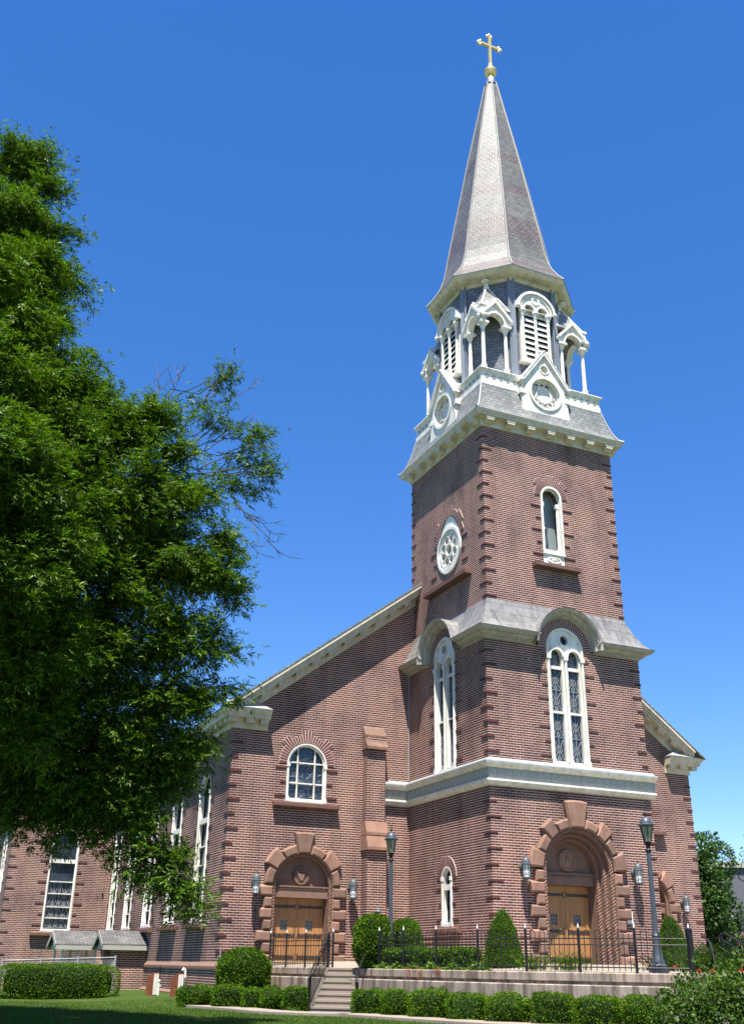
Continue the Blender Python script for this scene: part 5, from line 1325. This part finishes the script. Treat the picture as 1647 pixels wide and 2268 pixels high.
m_ = MB(); m_.tube([(X0+.02,7.2,.9),(X0+.02,7.2,1.75),(X0+.08,7.2,1.85)], .04, 8); tag(m_.build('conduit', 'iron'), 'dark conduit on the foot of the nave wall behind the standpipe', 'pipe')
q = Vector(tp(836,29.9,1.44)); m_ = MB(); m_.ball(q+Vector((0,0,.08)), .07, .11, .06, 10, 8); m_.ball(q+Vector((.03,-.08,.15)), .035, .035, .04, 8, 6); m_.tube([q+Vector((0,.08,.07)),q+Vector((0,.2,.02))], [.04,.015], 6); m_.tube([q+Vector((.03,-.11,.15)),q+Vector((.03,-.14,.145))], [.01,.003], 5)
tag(m_.build('pigeon', 'bird_grey', smooth=True), 'small grey pigeon sitting on the taller rounded yew', 'bird')

# ================================================================== trees
def compound(C, X, Nn, size, rr, k=7, mat='ash_leaf', name='crown', parent=None):
    """feather leaves: k leaflets along each axis X"""
    n = len(C); Y = unit(np.cross(Nn, X)); cs, xs_, ns_, ls = [], [], [], []
    for j in range(k):
        if j == k-1: t, ang = 1.0, 0
        else: t, ang = .25+.7*(j//2)/((k-1)/2), (1 if j % 2 else -1)*rad(52)
        droop = np.array([0,0,-1])*(.25*t)
        pos = C+X*(size*t)[:,None]*.62+np.array([0,0,-.10])*(size*t*t)[:,None]
        ax = unit(X*cos(ang)+Y*sin(ang)+droop+rr.normal(size=(n,3))*.18)
        cs.append(pos); xs_.append(ax); ns_.append(unit(Nn+rr.normal(size=(n,3))*.35)); ls.append(size*.46*rr.uniform(.8,1.2,n))
    cs, xs_, ns_, ls = np.concatenate(cs), np.concatenate(xs_), np.concatenate(ns_), np.concatenate(ls)
    return cs, xs_, ns_, ls
def limb_path(a, b_, sag=.0, wob=.12, n=7, seed=0):
    rr = random.Random(seed); a, b_ = Vector(a), Vector(b_); L = (b_-a).length; out = []
    for i in range(n+1):
        t = i/n; p = a.lerp(b_,t); p.z += sag*L*4*t*(1-t)
        if 0 < i < n: p += Vector((rr.uniform(-1,1),rr.uniform(-1,1),rr.uniform(-1,1)))*wob*L/n*1.2
        out.append(p)
    return out
def px_r(v, H, r):           # sight depth and metres for r survey pixels
    hf = cos(PITCH)+sin(PITCH)*(v-1134)/FPX; return r/FPX*(H/hf)
CL = [  # u, v, H, radius px, density
 (55,355,19.3,85,1),(105,420,19.0,55,.9),(40,470,18.6,90,1),(110,520,19.0,60,.8),(175,510,19.2,26,.8),(60,610,18.4,105,1),(135,600,19.0,55,.9),(172,632,19.0,30,.8),
 (30,740,17.8,120,1),(90,690,18.4,60,1),(30,880,17.4,130,1),(130,850,18.3,95,1),(195,790,18.9,40,.8),(215,870,19.0,62,.9),
 (10,1020,17.2,150,1),(140,990,18.2,130,1),(250,960,18.9,100,1),(335,930,19.3,75,.9),(380,930,19.6,45,.5),(390,1000,19.3,65,.8),
 (40,1170,17.4,150,1),(190,1130,18.4,140,1),(330,1080,19.0,115,1),(420,1090,19.4,75,.8),(490,1190,19.6,60,.8),
 (60,1340,18.2,150,1),(220,1290,18.8,140,1),(370,1230,19.2,120,1),(470,1270,19.6,80,.85),(520,1330,19.8,40,.6),
 (90,1490,18.8,150,1),(240,1450,19.2,130,.95),(390,1400,19.5,115,.9),(490,1420,19.8,58,.65),
 (70,1630,19.2,140,1),(220,1600,19.4,125,.95),(350,1550,19.6,110,.85),(450,1540,19.9,75,.6),(505,1530,20.0,32,.45),
 (60,1740,19.5,115,1),(190,1730,19.6,125,1),(310,1690,19.8,118,1),(400,1660,20.0,85,.8),(250,1790,19.7,85,.7),(120,1800,19.6,80,.6),(370,1730,20,75,.7),
 (25,1820,19.5,45,.6),(150,1800,19.7,55,.35),(280,1790,19.8,60,.45),(350,1770,20.0,50,.4),
 (330,1870,19.6,62,.6),(385,1900,19.7,60,.8),(405,1960,19.7,60,.9),(425,2010,19.7,45,.8),(250,1880,19.5,45,.3),(290,1930,19.5,35,.25),
 (440,890,19.8,30,.5),(490,850,20,24,.5),(515,825,20,16,.5),(465,930,19.8,34,.5),(515,945,20,26,.5),(570,955,20,20,.5),(550,1015,20,26,.5),(585,1040,20,22,.5),(495,1050,19.8,36,.55),(535,1075,20,24,.5),(560,980,20,18,.5),(600,1030,20,16,.5),(530,1230,20,34,.5),(535,1300,20,26,.5),
 (-120,420,18.6,110,.7),(-150,640,18,150,.9),(-170,860,17.5,170,.9),(-190,1080,17.3,190,.9),(-180,1320,17.8,190,.9),(-160,1550,18.6,180,.9),(-140,1720,19.2,130,.8),
 (60,700,21.6,120,.8),(150,950,21.6,140,.8),(250,1150,21.6,140,.8),(-100,700,22,170,.8),(330,1250,21.4,100,.7),(60,500,21,70,.7),(-60,640,17.4,150,.9),(60,1080,16.6,140,.8),(-100,1250,16.2,170,.9),(0,1450,17.2,150,.9),(120,1420,17.6,110,.8),(60,1600,18,120,.9),(300,1820,19.7,70,.7),(350,1940,19.7,66,.7),(200,1850,19.6,55,.5),(110,1860,19.6,45,.4),
 (-330,560,19.5,180,.7),(-330,760,18.5,180,.8),(-360,1050,18.5,210,.8),(-340,1350,19,210,.8),(-180,700,20.5,170,.8),(-100,900,20.5,170,.8),(60,900,20.3,150,.7),(-20,1000,15.8,160,.7),(40,1280,16.4,130,.6),(-40,800,16.4,120,.7),(120,1200,16.9,110,.6)]  # off-frame, rear and near clumps added to cast shade below
HS = 1.12
tb = at_h(-210, 2170, 19.6*HS); tb.z = ground(tb.x,tb.y)
ash = empty('ash_tree', tb); tag(ash, 'large leafy ash tree hanging over the lawn at the left edge, outer twigs partly bare', 'tree')
def ash_part(o): o.parent = ash; o.matrix_parent_inverse = Matrix.Translation(-ash.location); return o
rr = np.random.default_rng(21); allC, allX, allN, allL = [], [], [], []
fork = at_h(-150, 1500, 19.4*HS); top = at_h(20, 520, 18.8*HS)
trunk = MB(); tp_ = limb_path(tb-Vector((0,0,.3)), fork, 0, .15, 6, 1)+limb_path(fork, top, 0, .25, 8, 2)[1:]
trunk.tube(tp_, [.48-.40*i/(len(tp_)-1) for i in range(len(tp_))], 12); ash_part(trunk.build('trunk', 'bark', smooth=True))
limbs = MB(); bare = MB()
def nearest_on(path, p, up=.35):
    best = min(path, key=lambda q: (q-p).length+max(0,(q.z-p.z))*1.5); return best
mains = []
for u,v,H,u2,v2,H2,r0 in ((-150,1500,19.4,230,1290,19.0,.17),(-140,1300,19.2,330,1060,19.2,.16),(-150,1560,19.4,350,1560,19.6,.15),(-130,1100,19.0,230,960,18.9,.13),(-150,1640,19.4,300,1720,19.7,.12),(-100,900,18.9,150,800,18.6,.10)):
    pth = limb_path(at_h(u,v,H*HS), at_h(u2,v2,H2*HS), .06, .25, 8, int(u2)); limbs.tube(pth, [r0*(1-.75*i/8) for i in range(9)], 8); mains += pth
mains += tp_[5:]
dl = limb_path(at_h(225,1690,19.6*HS), at_h(430,2020,19.7*HS), .05, .3, 9, 5); limbs.tube(dl, [.075*(1-.85*i/9) for i in range(10)], 6)
for i, (u,v) in enumerate(((330,1990),(290,1960),(340,2060),(385,1900),(250,1900),(230,1850),(180,1870))): 
    q = dl[2+min(i,5)]; limbs.tube(limb_path(q, at_h(u,v,19.7*HS), -.02, .4, 5, i), [.022,.018,.014,.01,.008,.005], 4)
for ci, (u,v,H,rp,dn) in enumerate(CL):
    H *= HS
    c = at_h(u,v,H); R_ = px_r(v,H,rp); cn = np.array(c)
    off_frame = u+rp < -5
    s0 = nearest_on(mains, c); 
    if (s0-c).length > .3: limbs.tube(limb_path(s0, c, .03, .3, 6, ci), [max(.012,.05*R_*(1-.8*i/6)) for i in range(7)], 5)
    ntw = max(3, int(46*R_*R_*dn*(.6 if off_frame else 1)))
    dirs = unit(rr.normal(size=(ntw,3))); rad_ = max(R_-.34,.18)*rr.uniform(.35,1.0,ntw)**.6
    tips = cn+dirs*rad_[:,None]*np.array([1,1,.9])
    for k_ in range(0, ntw, 2):
        limbs.tube([c.lerp(Vector(tips[k_]),.15), c.lerp(Vector(tips[k_]),.6)+Vector((0,0,.05)), Vector(tips[k_])], [.016,.010,.004], 3, False)
    per = 46 if R_ > .7 else 30
    for k_ in range(ntw):
        m__ = int(per*rr.uniform(.6,1.3)); t_ = rr.uniform(0,1,m__)**.8
        tw = dirs[k_]*np.array([1,1,.55])+np.array([0,0,.12]); tw /= np.linalg.norm(tw); Lt = rr.uniform(.55,1.0)
        C_ = tips[k_]+tw*((t_-.62)*Lt)[:,None]+np.array([0,0,-.16])*(t_*t_*Lt)[:,None]+rr.normal(size=(m__,3))*np.array([.17,.17,.11])
        sd = unit(rr.normal(size=(m__,3))); out = unit(tw*.9+sd*.75+np.array([0,0,-.12]))
        N_ = unit(np.array([0,0,1.0])+rr.normal(size=(m__,3))*.35+dirs[k_]*.2)
        sz = rr.uniform(.17,.29,m__)*(1.3 if off_frame else 1)
        a1, a2, a3, a4 = compound(C_, out, N_, sz, rr, 7); allC.append(a1); allX.append(a2); allN.append(a3); allL.append(a4)
ash_part(limbs.build('limbs', 'bark'))
C_, X_, N_, L_ = (np.concatenate(a) for a in (allC,allX,allN,allL))
ash_part(leaf_cloud('crown', 'ash_leaf', C_, X_, N_, L_, L_*.26))
# bare twigs at the crown's edge
def twiggy(a, b_, n, seed, r0=.012):
    q = random.Random(seed); P = limb_path(a, b_, .04, .35, 8, seed); bare.tube(P, [r0*(1-.8*i/8) for i in range(9)], 4)
    ax = (Vector(b_)-Vector(a)); L = ax.length
    for i in range(n):
        s_ = P[2+i % 6]; d = (ax.normalized()+Vector((q.uniform(-1,1),q.uniform(-1,1),q.uniform(-.7,.9)))*.8).normalized(); l2 = L*q.uniform(.15,.38)
        mid = s_+d*l2*.5+Vector((0,0,q.uniform(-.04,.06))); e = s_+d*l2+Vector((0,0,q.uniform(-.02,.12))); bare.tube([s_,mid,e], [r0*.5,r0*.4,r0*.2], 3)
        for j in range(2):
            d2 = (d+Vector((q.uniform(-1,1),q.uniform(-1,1),q.uniform(-.6,.9)))*.8).normalized(); bare.tube([mid,mid+d2*l2*.4], [r0*.35,r0*.18], 3)
for i, (u,v,u2,v2,n_) in enumerate(((350,900,345,800,7),(370,890,412,800,8),(470,890,490,805,5),(430,980,565,850,12),(430,1010,560,930,12),(450,1060,630,1060,12),(480,1000,590,1000,8),(510,1100,620,1240,12),(520,1120,630,1200,12),(500,1180,600,1240,9),(400,950,520,820,9),(440,1040,600,990,8))):
    twiggy(at_h(u,v,19.8*HS), at_h(u2,v2,20.0*HS), max(4, int(n_*.6)), 100+i, .018)
ash_part(bare.build('bare_twigs', 'dead_wood'))

def cloud_tree(name, label, base, clumps, mat, leaf, trunk_r, dens, seed, cat='tree', trunk=True, tmat='bark', flower=None):
    """broad leaved tree or bush: clumps = (centre, radius)"""
    r = np.random.default_rng(seed); root = empty(name, base); tag(root, label, cat); Cs, Xs, Ns = [], [], []; st = MB()
    for i, (c, R_) in enumerate(clumps):
        n = int(dens*R_*R_); d = unit(r.normal(size=(n,3))); sub = unit(r.normal(size=(14,3))); 
        rad_ = R_*r.uniform(.45,1.0,n)**.5; f = np.max(d@sub.T,axis=1); rad_ *= (.72+.36*f)
        Cs.append(np.array(c)+d*rad_[:,None]); Xs.append(unit(d+r.normal(size=(n,3))*.8+np.array([0,0,-.2]))); Ns.append(unit(d*.6+np.array([0,0,.7])+r.normal(size=(n,3))*.5))
        st.tube(limb_path(Vector(base)+Vector((0,0,.2)), c, .04, .3, 6, seed+i), [trunk_r*(.45-.06*j) for j in range(7)], 5)
    if trunk: st.tube([Vector(base)-Vector((0,0,.3)), Vector(base)+Vector((0,0,1.5))], [trunk_r, trunk_r*.7], 8)
    C_, X_, N_ = map(np.concatenate, (Cs,Xs,Ns)); n = len(C_); L = leaf*r.uniform(.7,1.35,n)
    def pin(o): o.parent = root; o.matrix_parent_inverse = Matrix.Translation(-root.location); return o
    pin(leaf_cloud('foliage', mat, C_, X_, N_, L, L*.6)); pin(st.build('trunk' if trunk else 'stems', tmat))
    return root, pin, C_
# rose bush in the near right corner
rb = at(1600,2140,12.5); base = (rb.x, rb.y, ground(rb.x,rb.y))
cl = []
for u,v,d,rp in ((1512,2222,12.6,46),(1485,2262,12.2,42),(1562,2208,12.8,52),(1625,2192,12.4,58),(1560,2250,12.0,80),(1640,2250,11.8,90),(1690,2190,12.2,84),(1515,2172,12.9,16),(1600,2142,12.8,20),(1640,2126,12.6,22),(1470,2215,12.8,18),(1550,2132,12.9,16),(1700,2120,12.6,50),(1520,2290,12.0,80),(1620,2320,12,100),(1760,2250,12.2,120)):
    cl.append((at(u,v,d), rp*d/FPX))
root, pin, RC = cloud_tree('rose_bush', 'big loose rose bush with a few red blooms in the near right corner', base, cl, 'rose_leaf', .05, .03, 9500, 77, 'bush', False, 'bark')
r = np.random.default_rng(3); fl = MB(); spots = [(1494,2140),(1547,2150),(1578,2152),(1640,2150),(1585,2208)]
FC, FX, FN = [], [], []
for u,v in spots:
    c = np.array(at(u,v,12.05)); m__ = 9; d = unit(r.normal(size=(m__,3))+np.array(_fw)*-.6); FC.append(c+d*.006); FX.append(d); FN.append(unit(r.normal(size=(m__,3))))
FC, FX, FN = map(np.concatenate, (FC,FX,FN)); pin(leaf_cloud('roses', 'rose_petal', FC, FX, FN, np.full(len(FC),.028), np.full(len(FC),.026)))
# tree and building beyond the right corner
tb2 = at(1600,2110,62); base = (tb2.x,tb2.y,1.0); cl = []
for u,v,d,rp in ((1545,1880,60,34),(1570,1870,62,26),(1590,1910,61,40),(1550,1940,59,48),(1578,1970,60,44),(1560,2010,58,52),(1605,2025,60,40),(1590,2060,58,44),(1550,2075,59,40),(1640,2075,60,32),(1510,1960,60,60),(1490,2040,60,60),(1545,1985,60,50)):
    cl.append((at(u,v,d), rp*d/FPX))
cloud_tree('maple_tree', 'dense dark green tree beyond the right corner of the church', base, cl, 'far_leaf', .20, .3, 900, 81)
tb3 = at(1690,2100,50); base = (tb3.x,tb3.y,1.0); cl = [(at(u,v,d), rp*d/FPX) for u,v,d,rp in ((1650,1885,50,10),(1690,1860,50,36),(1715,1920,50,50),(1645,1902,49,8),(1720,2000,50,50))]
cloud_tree('street_tree', 'thin tree whose twigs reach in at the right edge of the picture', base, cl, 'far_leaf', .12, .2, 500, 83)
p = at(1600,1903,110); root = empty('office_building', (p.x+14,p.y+6,0)); tag(root, 'plain grey flat roofed building far behind the trees at the right', 'building'); root.rotation_euler.z = YAW
def bl(m_, nm, mat): o = m_.build(nm, mat); o.parent = root; return o
hh = p.z; m_ = MB(); m_.box(-14,26,-8,8,0,hh-.6); bl(m_, 'wall', 'far_wall'); m_ = MB(); m_.box(-14.3,26.3,-8.3,8.3,hh-.6,hh); bl(m_, 'roof', 'grey_paint')
m_ = MB()
for i in range(8):
    for z in (2,5.2,8.4):
        if z+1.6 < hh-1: m_.box(-12+4.6*i,-9.4+4.6*i,-8.03,-7.98,z,z+1.6)
bl(m_, 'windows', 'window_glass')
p = at(1588,2094,70); m_ = MB(); m_.box(p.x-4,p.x+6,p.y-1,p.y+1,.6,p.z+.9); o = m_.build('brick_garden_wall', 'brick', None, True); tag(o, 'low red brick wall far behind, under the tree at the right', 'wall')
